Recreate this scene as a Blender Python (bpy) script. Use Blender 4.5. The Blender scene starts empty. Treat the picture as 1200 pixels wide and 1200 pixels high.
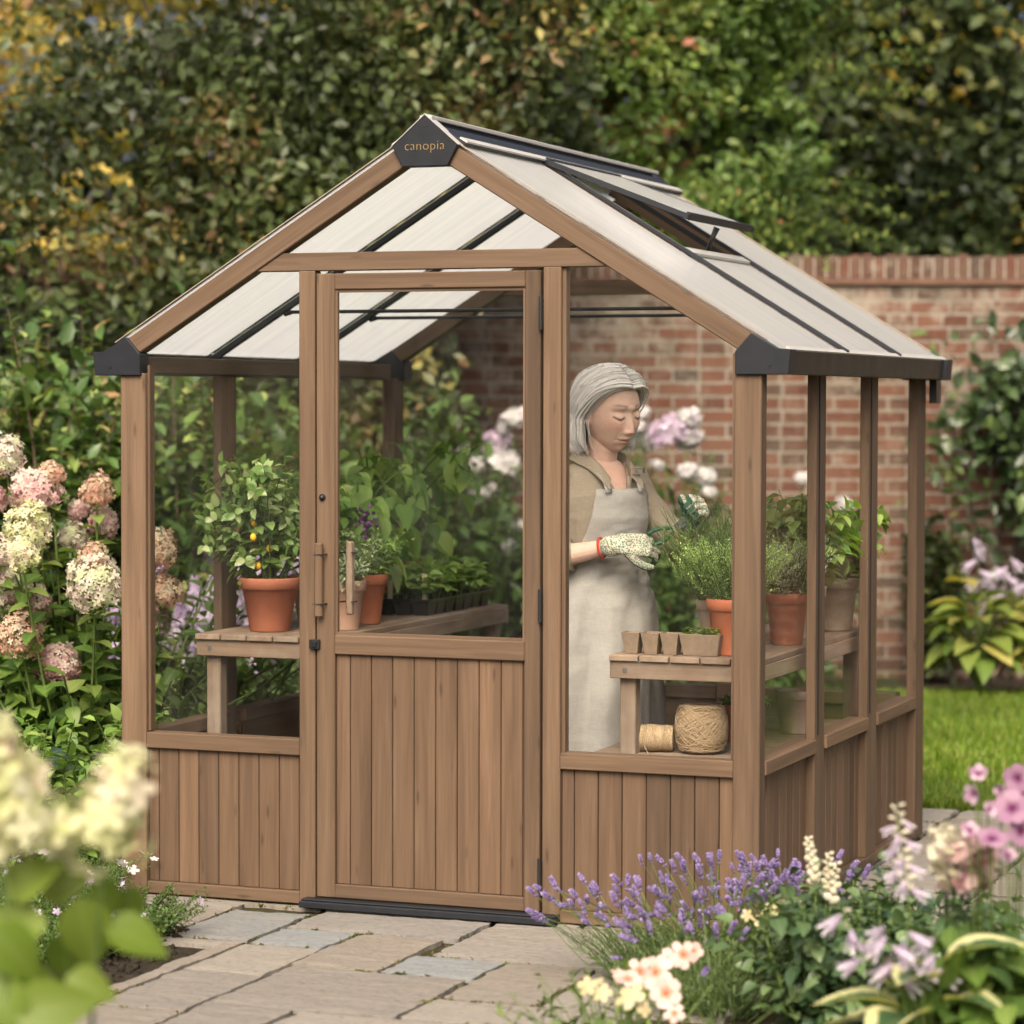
import bpy, bmesh, math, random
import numpy as np
from mathutils import Vector, Matrix
random.seed(5)
rng = np.random.default_rng(11)
PI = math.pi
scene = bpy.context.scene
COL = scene.collection
SM = dict  # short alias

# ------------------------------------------------------------------ camera
YAW, PITCH, ROLL = -0.36795, -0.0394, 0.0021
CAM = np.array([4.3124, -7.7755, 1.55])
FPX = 3293.5
fw = np.array([math.sin(YAW)*math.cos(PITCH), math.cos(YAW)*math.cos(PITCH), math.sin(PITCH)])
rt = np.array([math.cos(YAW), -math.sin(YAW), 0.0])
up = np.cross(rt, fw)
rt, up = math.cos(ROLL)*rt+math.sin(ROLL)*up, math.cos(ROLL)*up-math.sin(ROLL)*rt
camd = bpy.data.cameras.new('camera')
cam = bpy.data.objects.new('camera', camd); COL.objects.link(cam)
M = Matrix(((rt[0], up[0], -fw[0], CAM[0]), (rt[1], up[1], -fw[1], CAM[1]), (rt[2], up[2], -fw[2], CAM[2]), (0, 0, 0, 1)))
cam.matrix_world = M
camd.sensor_width = 36; camd.lens = FPX/1200*36
camd.clip_start = 0.05; camd.clip_end = 2000
camd.dof.use_dof = True; camd.dof.focus_distance = 8.55; camd.dof.aperture_fstop = 2.45
scene.camera = cam
# garden axes: the brick wall runs along A, the depth of the garden along B
A2 = np.array([math.cos(YAW), -math.sin(YAW)]); B2 = np.array([math.sin(YAW), math.cos(YAW)])
WALL_ROT = -YAW
def gp(lat, dist, z=0.0):
    q = CAM[:2] + A2*lat + B2*dist
    return np.array([q[0], q[1], z])

# ------------------------------------------------------------------ objects
def tag(o, label=None, cat=None, group=None, kind=None):
    if label: o['label'] = label
    if cat: o['category'] = cat
    if group: o['group'] = group
    if kind: o['kind'] = kind
    return o
def thing(name, label, cat, loc=(0, 0, 0), rz=0.0, group=None):
    o = bpy.data.objects.new(name, None); COL.objects.link(o)
    o.empty_display_size = .05
    o.location = loc; o.rotation_euler = (0, 0, rz)
    return tag(o, label, cat, group)
def link(name, me, mat=None, parent=None, loc=None):
    o = bpy.data.objects.new(name, me); COL.objects.link(o)
    if mat is not None:
        for m in (mat if isinstance(mat, (list, tuple)) else [mat]): me.materials.append(m)
    if parent is not None: o.parent = parent
    if loc is not None: o.location = loc
    return o
def copy_tree(o, parent=None):
    c = o.copy(); COL.objects.link(c)
    if parent is not None: c.parent = parent
    for ch in list(o.children): copy_tree(ch, c)
    return c
def smooth(me, on=True):
    me.polygons.foreach_set('use_smooth', [on]*len(me.polygons))
def bevel(o, w=.003, seg=1):
    m = o.modifiers.new('bevel', 'BEVEL'); m.width = w; m.segments = seg; m.limit_method = 'ANGLE'; m.angle_limit = .6
    return o

# ------------------------------------------------------------------ small solid builder
class MB:
    def __init__(s): s.v = []; s.f = []; s.g = []; s.n = 0
    def add(s, V, F, G=None):
        V = np.asarray(V, float).reshape(-1, 3)
        if G is None: G = V + rng.uniform(0, 9, 3)
        s.v.append(V); s.g.append(np.asarray(G, float).reshape(-1, 3))
        s.f += [tuple(int(i)+s.n for i in f) for f in F]; s.n += len(V)
    def box(s, lo, hi, R=None, org=(0, 0, 0)):
        lo = np.array(lo, float); hi = np.array(hi, float)
        P = np.array([[(lo, hi)[(i >> k) & 1][k] for k in range(3)] for i in range(8)])
        F = [(0, 2, 3, 1), (4, 5, 7, 6), (0, 1, 5, 4), (2, 6, 7, 3), (0, 4, 6, 2), (1, 3, 7, 5)]
        d = hi-lo; ax = int(np.argmax(d)); G = np.roll(P, -ax, axis=1) + rng.uniform(0, 40, 3)
        if R is not None: P = P @ np.asarray(R).T + np.array(org)
        s.add(P, F, G)
    def prism(s, poly, y0, y1, mapf=None, grain=None):
        n = len(poly)
        P = [(x, y0, z) for x, z in poly]+[(x, y1, z) for x, z in poly]
        a = sum(poly[i][0]*poly[(i+1) % n][1]-poly[(i+1) % n][0]*poly[i][1] for i in range(n))
        F = [tuple(range(n)), tuple(range(2*n-1, n-1, -1))]+[((i+1) % n, i, i+n, (i+1) % n+n) for i in range(n)]
        if a < 0: F = [f[::-1] for f in F]
        P = np.array(P)
        if grain is not None:
            g = np.array([grain[0], 0, grain[1]], float); g /= np.linalg.norm(g)
            h = np.array([-g[2], 0, g[0]])
            G = np.stack([P@g, P[:, 1], P@h], 1)+rng.uniform(0, 40, 3)
        else: G = P + rng.uniform(0, 40, 3)
        if mapf is not None: P = np.array([mapf(*q) for q in P])
        s.add(P, F, G)
    def tube(s, path, rad, n=8, cap=True):
        V, F = tube1(path, rad, n, cap); s.add(V, F)
    def lathe(s, prof, n=32, c=(0, 0, 0)):
        V = []; F = []
        for r, z in prof:
            for k in range(n):
                a = 2*PI*k/n; V.append((c[0]+r*math.cos(a), c[1]+r*math.sin(a), c[2]+z))
        for i in range(len(prof)-1):
            for k in range(n):
                k2 = (k+1) % n; F.append((i*n+k, i*n+k2, (i+1)*n+k2, (i+1)*n+k))
        s.add(V, F, np.array(V)*1.0 + rng.uniform(0, 9, 3))
    def build(s, name, mat, parent=None, bev=0, sm=False, loc=None):
        me = bpy.data.meshes.new(name)
        me.from_pydata(np.concatenate(s.v).tolist(), [], s.f); me.update()
        at = me.attributes.new('gc', 'FLOAT_VECTOR', 'POINT')
        at.data.foreach_set('vector', np.concatenate(s.g).astype('f').ravel())
        if sm: smooth(me)
        o = link(name, me, mat, parent, loc)
        if bev: bevel(o, bev)
        return o
def tube1(path, rad, n=8, cap=True):
    P = np.asarray(path, float); m = len(P)
    rad = np.broadcast_to(np.asarray(rad, float), (m,))
    T = np.gradient(P, axis=0); T /= np.linalg.norm(T, axis=1)[:, None]+1e-12
    ref = np.array([0, 0, 1.]) if abs(T[0][2]) < .9 else np.array([1., 0, 0])
    V = []; N = np.cross(T[0], ref); N /= np.linalg.norm(N)
    for i in range(m):
        N = N - T[i]*(N@T[i]); N /= np.linalg.norm(N)+1e-12; Bn = np.cross(T[i], N)
        for k in range(n):
            a = 2*PI*k/n; V.append(P[i]+rad[i]*(math.cos(a)*N+math.sin(a)*Bn))
    F = [(i*n+k, i*n+(k+1) % n, (i+1)*n+(k+1) % n, (i+1)*n+k) for i in range(m-1) for k in range(n)]
    if cap: F += [tuple(range(n-1, -1, -1)), tuple(range((m-1)*n, m*n))]
    return np.array(V), F

# ------------------------------------------------------------------ mass builders (numpy)
class NB:
    """collects vertex/face arrays with a per-vertex vector 'luv' (across, along, random)"""
    def __init__(s): s.V = []; s.F = []; s.U = []; s.n = 0
    def add(s, V, F, U):
        V = np.asarray(V, 'f').reshape(-1, 3); U = np.asarray(U, 'f').reshape(-1, 3)
        s.V.append(V); s.U.append(U)
        for f in (F if isinstance(F, list) else [F]): s.F.append(np.asarray(f, 'i')+s.n)
        s.n += len(V)
    def mesh(s, name, sm=True):
        me = bpy.data.meshes.new(name)
        V = np.concatenate(s.V); U = np.concatenate(s.U)
        me.vertices.add(len(V)); me.vertices.foreach_set('co', V.ravel())
        li = np.concatenate([f.ravel() for f in s.F]).astype('i')
        sz = np.concatenate([np.full(len(f), f.shape[1]) for f in s.F]).astype('i')
        st = np.concatenate([[0], np.cumsum(sz)[:-1]]).astype('i')
        me.loops.add(len(li)); me.loops.foreach_set('vertex_index', li)
        me.polygons.add(len(sz)); me.polygons.foreach_set('loop_start', st); me.polygons.foreach_set('loop_total', sz)
        at = me.attributes.new('luv', 'FLOAT_VECTOR', 'POINT'); at.data.foreach_set('vector', U.ravel())
        me.update(calc_edges=True)
        if sm: smooth(me)
        return me
    def build(s, name, mat, parent=None, loc=None, sm=True):
        return link(name, s.mesh(name, sm), mat, parent, loc)
def unit(a): return a/(np.linalg.norm(a, axis=-1, keepdims=True)+1e-9)
def frames(d, n):
    """rotation matrices: template y -> d, template z -> about n"""
    y = unit(np.asarray(d, float)); n = np.asarray(n, float)
    x = unit(np.cross(y, n)); z = np.cross(x, y)
    return np.stack([x, y, z], -1)
def randdir(n): return unit(rng.normal(size=(n, 3)))
def inst(nb, tpl, pos, R, size, rand=None, size_xyz=None):
    """instance a template mesh (V, F, UV) many times into ONE mesh part"""
    TV, TF, TU = tpl; n = len(pos)
    if n == 0: return
    size = np.broadcast_to(np.asarray(size, float), (n,))
    L = TV[None]*size[:, None, None]
    if size_xyz is not None: L = L*np.asarray(size_xyz)[:, None, :]
    V = np.einsum('nij,nkj->nki', R, L)+np.asarray(pos)[:, None, :]
    U = np.zeros((n, len(TV), 3)); U[:, :, :2] = TU[None]
    U[:, :, 2] = (rng.random(n) if rand is None else np.asarray(rand))[:, None]
    off = (np.arange(n)*len(TV))[:, None, None]
    nb.add(V, [(np.asarray(f)[None]+off).reshape(-1, np.asarray(f).shape[1]) for f in TF], U)
def T_leaf(w=.5, st=3, fold=.12, bend=.15, wide=.42, tip=1.0):
    """leaf along +y, length 1, width w, folded about the midrib, bent down to its tip"""
    V = [(0, 0, 0)]; U = [(0, 0)]
    F3 = []; F4 = []
    for i in range(1, st+1):
        t = i/(st+1)
        ww = w*.5*(math.sin(PI*t**(math.log(.5)/math.log(wide)))**.8)
        z = -bend*t*t
        for s in (-1, 0, 1):
            V.append((s*ww, t, z+abs(s)*fold*ww*2)); U.append((s, t))
    V.append((0, tip, -bend)); U.append((0, 1))
    n = len(V)
    F3 += [(0, 2, 1), (0, 3, 2)]
    for i in range(st-1):
        a = 1+3*i; b = a+3
        F4 += [(a, a+1, b+1, b), (a+1, a+2, b+2, b+1)]
    a = 1+3*(st-1); F3 += [(a, a+1, n-1), (a+1, a+2, n-1)]
    Fs = [np.array(F3)]
    if F4: Fs.append(np.array(F4))
    return np.array(V, float), Fs, np.array(U, float)
LEAF1 = T_leaf(.55, 1, .2, .12)
LEAF2 = T_leaf(.55, 2, .18, .18)
LEAFL = T_leaf(.34, 2, .15, .25)
LEAF3 = T_leaf(.62, 4, .14, .28, .4)
OVATE = T_leaf(.7, 5, .18, .3, .36)
HOSTA = T_leaf(.62, 7, .22, .45, .38)
NEEDLE = (np.array([(-.06, 0, 0), (.06, 0, 0), (.045, .6, 0), (0, 1, -.03), (-.045, .6, 0)], float), [np.array([(0, 1, 2, 4)]), np.array([(4, 2, 3)])], np.array([(-1, 0), (1, 0), (1, .6), (0, 1), (-1, .6)], float))
def T_flower(np_=4, r0=.12, w=.62, cup=.15, tipz=0.0, st=2):
    V = []; U = []; F = []
    for p in range(np_):
        a = 2*PI*p/np_; c, s = math.cos(a), math.sin(a); b = len(V)
        rows = [(r0*.3, .10), (.35, w*.85), (.75, w), (1.0, w*.55)]
        for t, ww in rows:
            for e in (-.5, .5):
                x, y, z = e*ww, t, cup*t+tipz*t*t
                V.append((c*x-s*y, s*x+c*y, z)); U.append((e*2, t))
        for i in range(len(rows)-1):
            k = b+2*i; F.append((k, k+1, k+3, k+2))
    return np.array(V, float), [np.array(F)], np.array(U, float)
FLORET4 = T_flower(4, cup=.12, tipz=-.1)
FLORET5 = T_flower(5, w=.66, cup=.3, tipz=-.15)
def T_ball(nu=6, nv=4, sx=1, sy=1, sz=1):
    V = []; U = []; F = []
    for i in range(nv+1):
        t = PI*i/nv
        for k in range(nu):
            a = 2*PI*k/nu
            V.append((sx*math.sin(t)*math.cos(a), -sy*math.cos(t), sz*math.sin(t)*math.sin(a))); U.append((math.cos(a), i/nv))
    for i in range(nv):
        for k in range(nu): F.append((i*nu+k, i*nu+(k+1) % nu, (i+1)*nu+(k+1) % nu, (i+1)*nu+k))
    return np.array(V, float), [np.array(F)], np.array(U, float)
BALL = T_ball(6, 4)
PETAL = T_leaf(.85, 3, .25, -.25, .6)
def vnoise(P, scale=1.0, seed=0):
    """smooth value noise 0..1 for arrays of points"""
    P = np.asarray(P, float)*scale; i = np.floor(P).astype(np.int64); f = P-i; f = f*f*(3-2*f)
    def h(a):
        n = (a[..., 0]*374761393+a[..., 1]*668265263+a[..., 2]*2147483647+seed*974634533) & 0x7fffffff
        n = ((n ^ (n >> 13))*1274126177) & 0x7fffffff
        return ((n ^ (n >> 16)) & 0xffff)/65535.0
    r = 0
    for k in range(8):
        o = np.array([(k >> 0) & 1, (k >> 1) & 1, (k >> 2) & 1])
        w = np.prod(np.where(o == 1, f, 1-f), -1); r = r+w*h(i+o)
    return r
def stems(n, base, baser, height, spread, curve=.3, hj=.2, pts=6, lean=(0, 0)):
    """n curved stems rising from a base disc: array n x pts x 3"""
    a = rng.uniform(0, 2*PI, n); r = np.sqrt(rng.random(n))
    t = np.linspace(0, 1, pts)[None, :, None]
    b = np.stack([np.cos(a)*r*baser, np.sin(a)*r*baser, np.zeros(n)], 1)+np.asarray(base)
    h = height*(1-hj*rng.random(n))*(1-.12*r)
    e = np.stack([np.cos(a)*r*spread+lean[0], np.sin(a)*r*spread+lean[1], h], 1)
    w = rng.normal(size=(n, 3))*height*.06
    P = b[:, None, :]+e[:, None, :]*t
    P[:, :, :2] -= (e[:, None, :2]*curve*(t*(1-t))*1.6)
    P += w[:, None, :]*np.sin(PI*t)
    return P
def tubes(nb, P, r0, r1, sides=3, rand=None):
    P = np.asarray(P, float); n, m, _ = P.shape
    T = unit(np.gradient(P, axis=1)); ref = np.array([.3, .9, .1])
    X = unit(np.cross(T, ref)); Y = np.cross(T, X)
    rr = np.linspace(0, 1, m)[None, :, None, None]
    r0 = np.broadcast_to(np.asarray(r0, float), (n,))[:, None, None, None]; r1 = np.broadcast_to(np.asarray(r1, float), (n,))[:, None, None, None]
    rad = r0*(1-rr)+r1*rr
    a = 2*PI*np.arange(sides)/sides
    V = P[:, :, None, :]+rad*(np.cos(a)[None, None, :, None]*X[:, :, None, :]+np.sin(a)[None, None, :, None]*Y[:, :, None, :])
    idx = np.arange(n*m*sides).reshape(n, m, sides)
    F = np.stack([idx[:, :-1, :], np.roll(idx, -1, 2)[:, :-1, :], np.roll(idx, -1, 2)[:, 1:, :], idx[:, 1:, :]], -1).reshape(-1, 4)
    U = np.zeros((n, m, sides, 3)); U[..., 0] = np.cos(a); U[..., 1] = np.linspace(0, 1, m)[None, :, None]
    U[..., 2] = (rng.random(n) if rand is None else np.asarray(rand))[:, None, None]
    nb.add(V.reshape(-1, 3), F, U.reshape(-1, 3))
def along(P, t):
    """points and tangents at parameters t (n x k) on paths P (n x m x 3)"""
    n, m, _ = P.shape; x = np.clip(t, 0, .999)*(m-1); i = x.astype(int); f = (x-i)[..., None]
    k = np.arange(n)[:, None]
    a = P[k, i]; b = P[k, np.minimum(i+1, m-1)]
    return a*(1-f)+b*f, unit(b-a)
def leaves_on(nb, P, per, t0, tpl, size, out=1.0, upw=.35, sj=.3, t1=1.0, taper=.35, rand=None, spiral=2.4):
    n = len(P)
    t = t0+(t1-t0)*(np.arange(per)[None, :]+rng.random((n, per))*.7)/per
    pos, tan = along(P, t)
    ang = np.arange(per)[None, :]*spiral+rng.uniform(0, 6.28, n)[:, None]+rng.normal(size=(n, per))*.3
    ref = np.array([.31, .2, .93]); X = unit(np.cross(tan, ref+0*tan)); Y = np.cross(tan, X)
    d = out*(np.cos(ang)[..., None]*X+np.sin(ang)[..., None]*Y)+tan*upw+rng.normal(size=tan.shape)*.15
    nn = unit(tan+np.array([0, 0, .8])+rng.normal(size=tan.shape)*.25)
    s = size*(1-sj*rng.random((n, per)))*(1-taper*np.abs(t-t0)/(t1-t0+1e-6))
    R = frames(d.reshape(-1, 3), nn.reshape(-1, 3))
    inst(nb, tpl, pos.reshape(-1, 3), R, s.ravel(), rand)
# ------------------------------------------------------------------ materials
class NT:
    def __init__(s, name):
        s.m = bpy.data.materials.new(name); s.m.use_nodes = True; s.t = s.m.node_tree; s.t.nodes.clear()
        s.out = s.n('ShaderNodeOutputMaterial')
    def n(s, typ, **kw):
        nd = s.t.nodes.new(typ)
        for k, v in kw.items():
            if k.startswith('i_'):
                nd.inputs[k[2:].replace('_', ' ')].default_value = v
            else: setattr(nd, k, v)
        return nd
    def l(s, a, b): s.t.links.new(a, b)
    def surf(s, sh): s.l(sh, s.out.inputs['Surface']); return s.m
    def attr(s, name): return s.n('ShaderNodeAttribute', attribute_name=name)
    def ramp(s, fac, stops, interp='LINEAR'):
        r = s.n('ShaderNodeValToRGB'); r.color_ramp.interpolation = interp
        el = r.color_ramp.elements
        while len(el) < len(stops): el.new(.5)
        for e, (p, c) in zip(el, stops): e.position = p; e.color = (*c, 1) if len(c) == 3 else c
        if fac is not None: s.l(fac, r.inputs['Fac'])
        return r.outputs['Color']
    def noise(s, vec, scale, detail=3, rough=.55, dist=0.0):
        n = s.n('ShaderNodeTexNoise'); n.inputs['Scale'].default_value = scale; n.inputs['Detail'].default_value = detail
        n.inputs['Roughness'].default_value = rough; n.inputs['Distortion'].default_value = dist
        if vec is not None: s.l(vec, n.inputs['Vector'])
        return n
    def mapping(s, vec, scale=(1, 1, 1), rot=(0, 0, 0), loc=(0, 0, 0)):
        m = s.n('ShaderNodeMapping'); m.inputs['Scale'].default_value = scale; m.inputs['Rotation'].default_value = rot; m.inputs['Location'].default_value = loc
        s.l(vec, m.inputs['Vector']); return m.outputs['Vector']
    def math(s, op, a, b=None, c=None, clamp=False):
        n = s.n('ShaderNodeMath', operation=op, use_clamp=clamp)
        for i, x in enumerate((a, b, c)):
            if x is None: continue
            if isinstance(x, (int, float)): n.inputs[i].default_value = x
            else: s.l(x, n.inputs[i])
        return n.outputs[0]
    def mix(s, fac, a, b, mode='MIX'):
        n = s.n('ShaderNodeMix', data_type='RGBA', blend_type=mode)
        for sock, x in ((n.inputs[0], fac), (n.inputs[6], a), (n.inputs[7], b)):
            if isinstance(x, (int, float)): sock.default_value = x
            elif isinstance(x, tuple): sock.default_value = (*x, 1) if len(x) == 3 else x
            else: s.l(x, sock)
        return n.outputs[2]
    def bump(s, h, st=.3, dist=.01, nrm=None):
        b = s.n('ShaderNodeBump'); b.inputs['Strength'].default_value = st; b.inputs['Distance'].default_value = dist
        s.l(h, b.inputs['Height'])
        if nrm is not None: s.l(nrm, b.inputs['Normal'])
        return b.outputs['Normal']
    def bsdf(s, col=None, rough=.6, spec=.4, metal=0, nrm=None, **kw):
        p = s.n('ShaderNodeBsdfPrincipled')
        for key, x in (('Base Color', col), ('Roughness', rough), ('Specular IOR Level', spec), ('Metallic', metal)):
            if x is None: continue
            if isinstance(x, (int, float)): p.inputs[key].default_value = x
            elif isinstance(x, tuple): p.inputs[key].default_value = (*x, 1)
            else: s.l(x, p.inputs[key])
        if nrm is not None: s.l(nrm, p.inputs['Normal'])
        for k, v in kw.items(): p.inputs[k.replace('_', ' ')].default_value = v
        return p.outputs[0]
    def mixs(s, fac, a, b):
        n = s.n('ShaderNodeMixShader')
        if isinstance(fac, (int, float)): n.inputs[0].default_value = fac
        else: s.l(fac, n.inputs[0])
        s.l(a, n.inputs[1]); s.l(b, n.inputs[2]); return n.outputs[0]
def sep(t, v):
    n = t.n('ShaderNodeSeparateXYZ'); t.l(v, n.inputs[0]); return n.outputs

def m_wood(name, dark, mid, light, rough=.62, weather=0.0):
    t = NT(name); g = t.attr('gc').outputs['Vector']
    v = t.mapping(g, (1.6, 34, 34))
    grain = t.noise(v, 1.0, 5, .62, .6).outputs['Fac']
    fine = t.noise(t.mapping(g, (5, 190, 190)), 1.0, 3, .6).outputs['Fac']
    tone = t.noise(t.mapping(g, (.22, 1.7, 1.7)), 1.0, 1, .5).outputs['Fac']
    col = t.ramp(grain, [(.25, dark), (.5, mid), (.75, light)])
    col = t.mix(t.math('MULTIPLY', fine, .75), col, tuple(x*.55 for x in mid))
    col = t.mix(1.0, col, t.ramp(tone, [(.3, (.66, .66, .66)), (.7, (1.18, 1.15, 1.12))]), 'MULTIPLY')
    # knots and pin marks
    vo = t.n('ShaderNodeTexVoronoi', feature='F1'); vo.inputs['Scale'].default_value = 1.0
    t.l(t.mapping(g, (4.2, 17, 17)), vo.inputs['Vector'])
    kn = t.ramp(vo.outputs['Distance'], [(.04, (1, 1, 1)), (.13, (0, 0, 0))])
    col = t.mix(t.math('MULTIPLY', kn, .55), col, tuple(x*.35 for x in dark))
    if weather:
        gn = t.noise(g, 5, 4).outputs['Fac']
        col = t.mix(t.math('MULTIPLY', t.ramp(gn, [(.4, (0, 0, 0)), (.65, (1, 1, 1))]), weather), col, (.36, .31, .25))
    nr = t.bump(t.math('ADD', t.math('MULTIPLY', grain, .6), t.math('MULTIPLY', fine, .5)), .28, .002)
    return t.surf(t.bsdf(col, rough, .3, 0, nr))
def m_plain(name, col, rough=.5, spec=.4, metal=0, var=.12, scale=14, bump=.05):
    t = NT(name); tc = t.n('ShaderNodeTexCoord').outputs['Object']
    nz = t.noise(tc, scale, 4).outputs['Fac']
    c = t.mix(nz, tuple(x*(1-var) for x in col), tuple(min(1, x*(1+var)) for x in col))
    rr = t.math('ADD', t.math('MULTIPLY', nz, .2), rough-.1)
    return t.surf(t.bsdf(c, rr, spec, metal, t.bump(nz, bump, .003)))
def m_leaf(name, stops, trans=.32, rough=.42, spec=.35, vein=.35, margin=None, ttint=(1.25, 1.25, .5), noise=.35, nscale=3.0):
    t = NT(name); luv = t.attr('luv').outputs['Vector']; x, y, z = sep(t, luv)
    col = t.ramp(z, stops)
    tc = t.n('ShaderNodeTexCoord').outputs['Object']
    nz = t.noise(tc, nscale, 2).outputs['Fac']
    col = t.mix(1.0, col, t.ramp(nz, [(.3, (1-noise,)*3), (.7, (1+noise,)*3)]), 'MULTIPLY')
    ax = t.math('ABSOLUTE', x)
    if vein:
        mid = t.ramp(ax, [(.0, (1, 1, 1)), (.16, (0, 0, 0))])
        sv = t.math('SINE', t.math('ADD', t.math('MULTIPLY', y, 42), t.math('MULTIPLY', ax, -9)))
        sv = t.ramp(sv, [(.80, (0, 0, 0)), (1.0, (.5, .5, .5))])
        mm = t.math('MULTIPLY', t.math('ADD', mid, sv, None, True), vein)
        col = t.mix(mm, col, t.mix(.5, col, (.35, .42, .16)))
    if margin:
        n2 = t.noise(t.mapping(luv, (1.5, 6, 30)), 1.0, 3).outputs['Fac']
        mk = t.math('ADD', ax, t.math('MULTIPLY', t.math('SUBTRACT', n2, .5), .9))
        mk = t.math('MAXIMUM', mk, t.math('MULTIPLY', t.math('SUBTRACT', y, .62), 2.2))
        col = t.mix(t.ramp(mk, [(.55, (0, 0, 0)), (.62, (1, 1, 1))]), col, margin)
    nr = t.bump(t.noise(tc, 90, 2).outputs['Fac'], .15, .002)
    b = t.bsdf(col, rough, spec, 0, nr)
    tr = t.n('ShaderNodeBsdfTranslucent'); t.l(t.mix(1.0, col, ttint, 'MULTIPLY'), tr.inputs['Color'])
    return t.surf(t.mixs(trans, b, tr.outputs[0]))
def m_petal(name, stops, by='z', trans=.35, rough=.6, center=None, edge=None):
    """petals: colour along the random value (z) and the petal's own length (y)"""
    t = NT(name); luv = t.attr('luv').outputs['Vector']; x, y, z = sep(t, luv)
    col = t.ramp(z, stops)
    if center: col = t.mix(t.ramp(y, [(.12, (1, 1, 1)), (.5, (0, 0, 0))]), col, center)
    if edge: col = t.mix(t.ramp(y, [(.55, (0, 0, 0)), (1, (1, 1, 1))]), col, edge)
    b = t.bsdf(col, rough, .2)
    tr = t.n('ShaderNodeBsdfTranslucent'); t.l(col, tr.inputs['Color'])
    return t.surf(t.mixs(trans, b, tr.outputs[0]))
def m_cloth(name, c1, c2, weave=900, rough=.85, fold=7):
    t = NT(name); tc = t.n('ShaderNodeTexCoord').outputs['Object']
    n1 = t.noise(t.mapping(tc, (weave*.35, weave*.35, weave*.06)), 1, 2).outputs['Fac']
    n2 = t.noise(t.mapping(tc, (weave*.05, weave*.05, weave*.4)), 1, 2).outputs['Fac']
    big = t.noise(tc, fold, 3).outputs['Fac']
    f = t.math('ADD', t.math('MULTIPLY', t.math('ADD', n1, n2), .35), t.math('MULTIPLY', big, .18))
    col = t.ramp(f, [(.32, c1), (.68, c2)])
    nb_ = t.bump(t.math('ADD', n1, n2), .25, .0006)
    fn = t.noise(t.mapping(tc, (5, 5, 11), (0.3, .5, .2)), 1.0, 2, .5, .8).outputs['Fac']
    nr = t.bump(fn, .3, .012, nb_)
    return t.surf(t.bsdf(col, rough, .15, 0, nr))
def m_glass(name, tint=(.985, .99, .985), refl=.9, base=.007):
    t = NT(name)
    tr = t.n('ShaderNodeBsdfTransparent'); tr.inputs['Color'].default_value = (*tint, 1)
    gl = t.n('ShaderNodeBsdfGlossy'); gl.inputs['Roughness'].default_value = .015; gl.inputs['Color'].default_value = (refl,)*3+(1,)
    fr = t.n('ShaderNodeFresnel'); fr.inputs['IOR'].default_value = 1.42
    geo = t.n('ShaderNodeNewGeometry')
    # thin pane: front and back side behave alike
    nd = t.n('ShaderNodeLayerWeight'); nd.inputs['Blend'].default_value = .28
    f = t.math('ADD', t.math('MULTIPLY', t.math('POWER', nd.outputs['Facing'], 3.2), .5), base)
    s_ = t.mixs(f, tr.outputs[0], gl.outputs[0])
    # a little dust and dried rain on the pane
    tc = t.n('ShaderNodeTexCoord').outputs['Object']
    n1 = t.noise(t.mapping(tc, (14, 14, 1.6)), 1.0, 4, .6).outputs['Fac']; n2 = t.noise(tc, 2.2, 3).outputs['Fac']
    d = t.math('MULTIPLY', t.ramp(t.math('ADD', t.math('MULTIPLY', n1, .5), t.math('MULTIPLY', n2, .5)), [(.42, (0, 0, 0)), (.72, (1, 1, 1))]), .011)
    df = t.n('ShaderNodeBsdfDiffuse'); df.inputs['Color'].default_value = (.6, .6, .57, 1)
    return t.surf(t.mixs(d, s_, df.outputs[0]))
def m_polycarb(name):
    t = NT(name); g = t.attr('gc').outputs['Vector']; x, y, z = sep(t, g)
    rib = t.math('SINE', t.math('MULTIPLY', y, 2*PI/.011))
    rib2 = t.ramp(t.math('ADD', t.math('MULTIPLY', rib, .5), .5), [(.0, (.0, .0, .0)), (.25, (1, 1, 1))])
    streak = t.noise(t.mapping(g, (1.2, 26, 1)), 1.0, 4).outputs['Fac']
    cl = t.noise(g, 5, 3).outputs['Fac']
    col = t.mix(t.ramp(streak, [(.35, (0, 0, 0)), (.7, (1, 1, 1))]), (.97, .98, .96), (.84, .87, .86))
    tr = t.n('ShaderNodeBsdfTranslucent'); t.l(col, tr.inputs['Color'])
    tp = t.n('ShaderNodeBsdfTransparent'); tp.inputs['Color'].default_value = (.95, .96, .94, 1)
    b = t.bsdf(col, .16, .7, 0, t.bump(rib, .06, .001))
    s = t.mixs(.48, b, tr.outputs[0])
    f = t.math('ADD', t.math('MULTIPLY', cl, .05), t.math('MULTIPLY', rib2, .03))
    return t.surf(t.mixs(f, s, tp.outputs[0]))

WOOD = m_wood('stained timber', (.078, .049, .029), (.140, .091, .054), (.196, .134, .085))
BOARD = m_wood('stained cladding boards', (.072, .044, .025), (.130, .082, .048), (.182, .120, .075))
BENCHW = m_wood('weathered bench timber', (.140, .092, .058), (.235, .160, .105), (.34, .25, .17), .7, .35)
DARKM = m_plain('dark anodised metal', (.013, .015, .018), .45, .3, 0, .2, 30)
GUTM = m_plain('olive black gutter', (.020, .019, .014), .45, .35, 0, .2, 12)
TRIM = m_plain('pale trim and painted ridge reflection', (.40, .39, .36), .4, .5, 0, .1)  # on the ridge its pale tone stands in for reflected sky
BLACKP = m_plain('black plastic', (.012, .014, .014), .38, .5, 0, .2)
GLASS = m_glass('window glass')
POLY = m_polycarb('twin wall roof sheet')
GOLD = m_plain('brass lettering', (.42, .29, .12), .4, .5, .6, .1)
STEEL = m_plain('bright steel', (.5, .5, .48), .3, .5, 1, .1)
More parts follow.
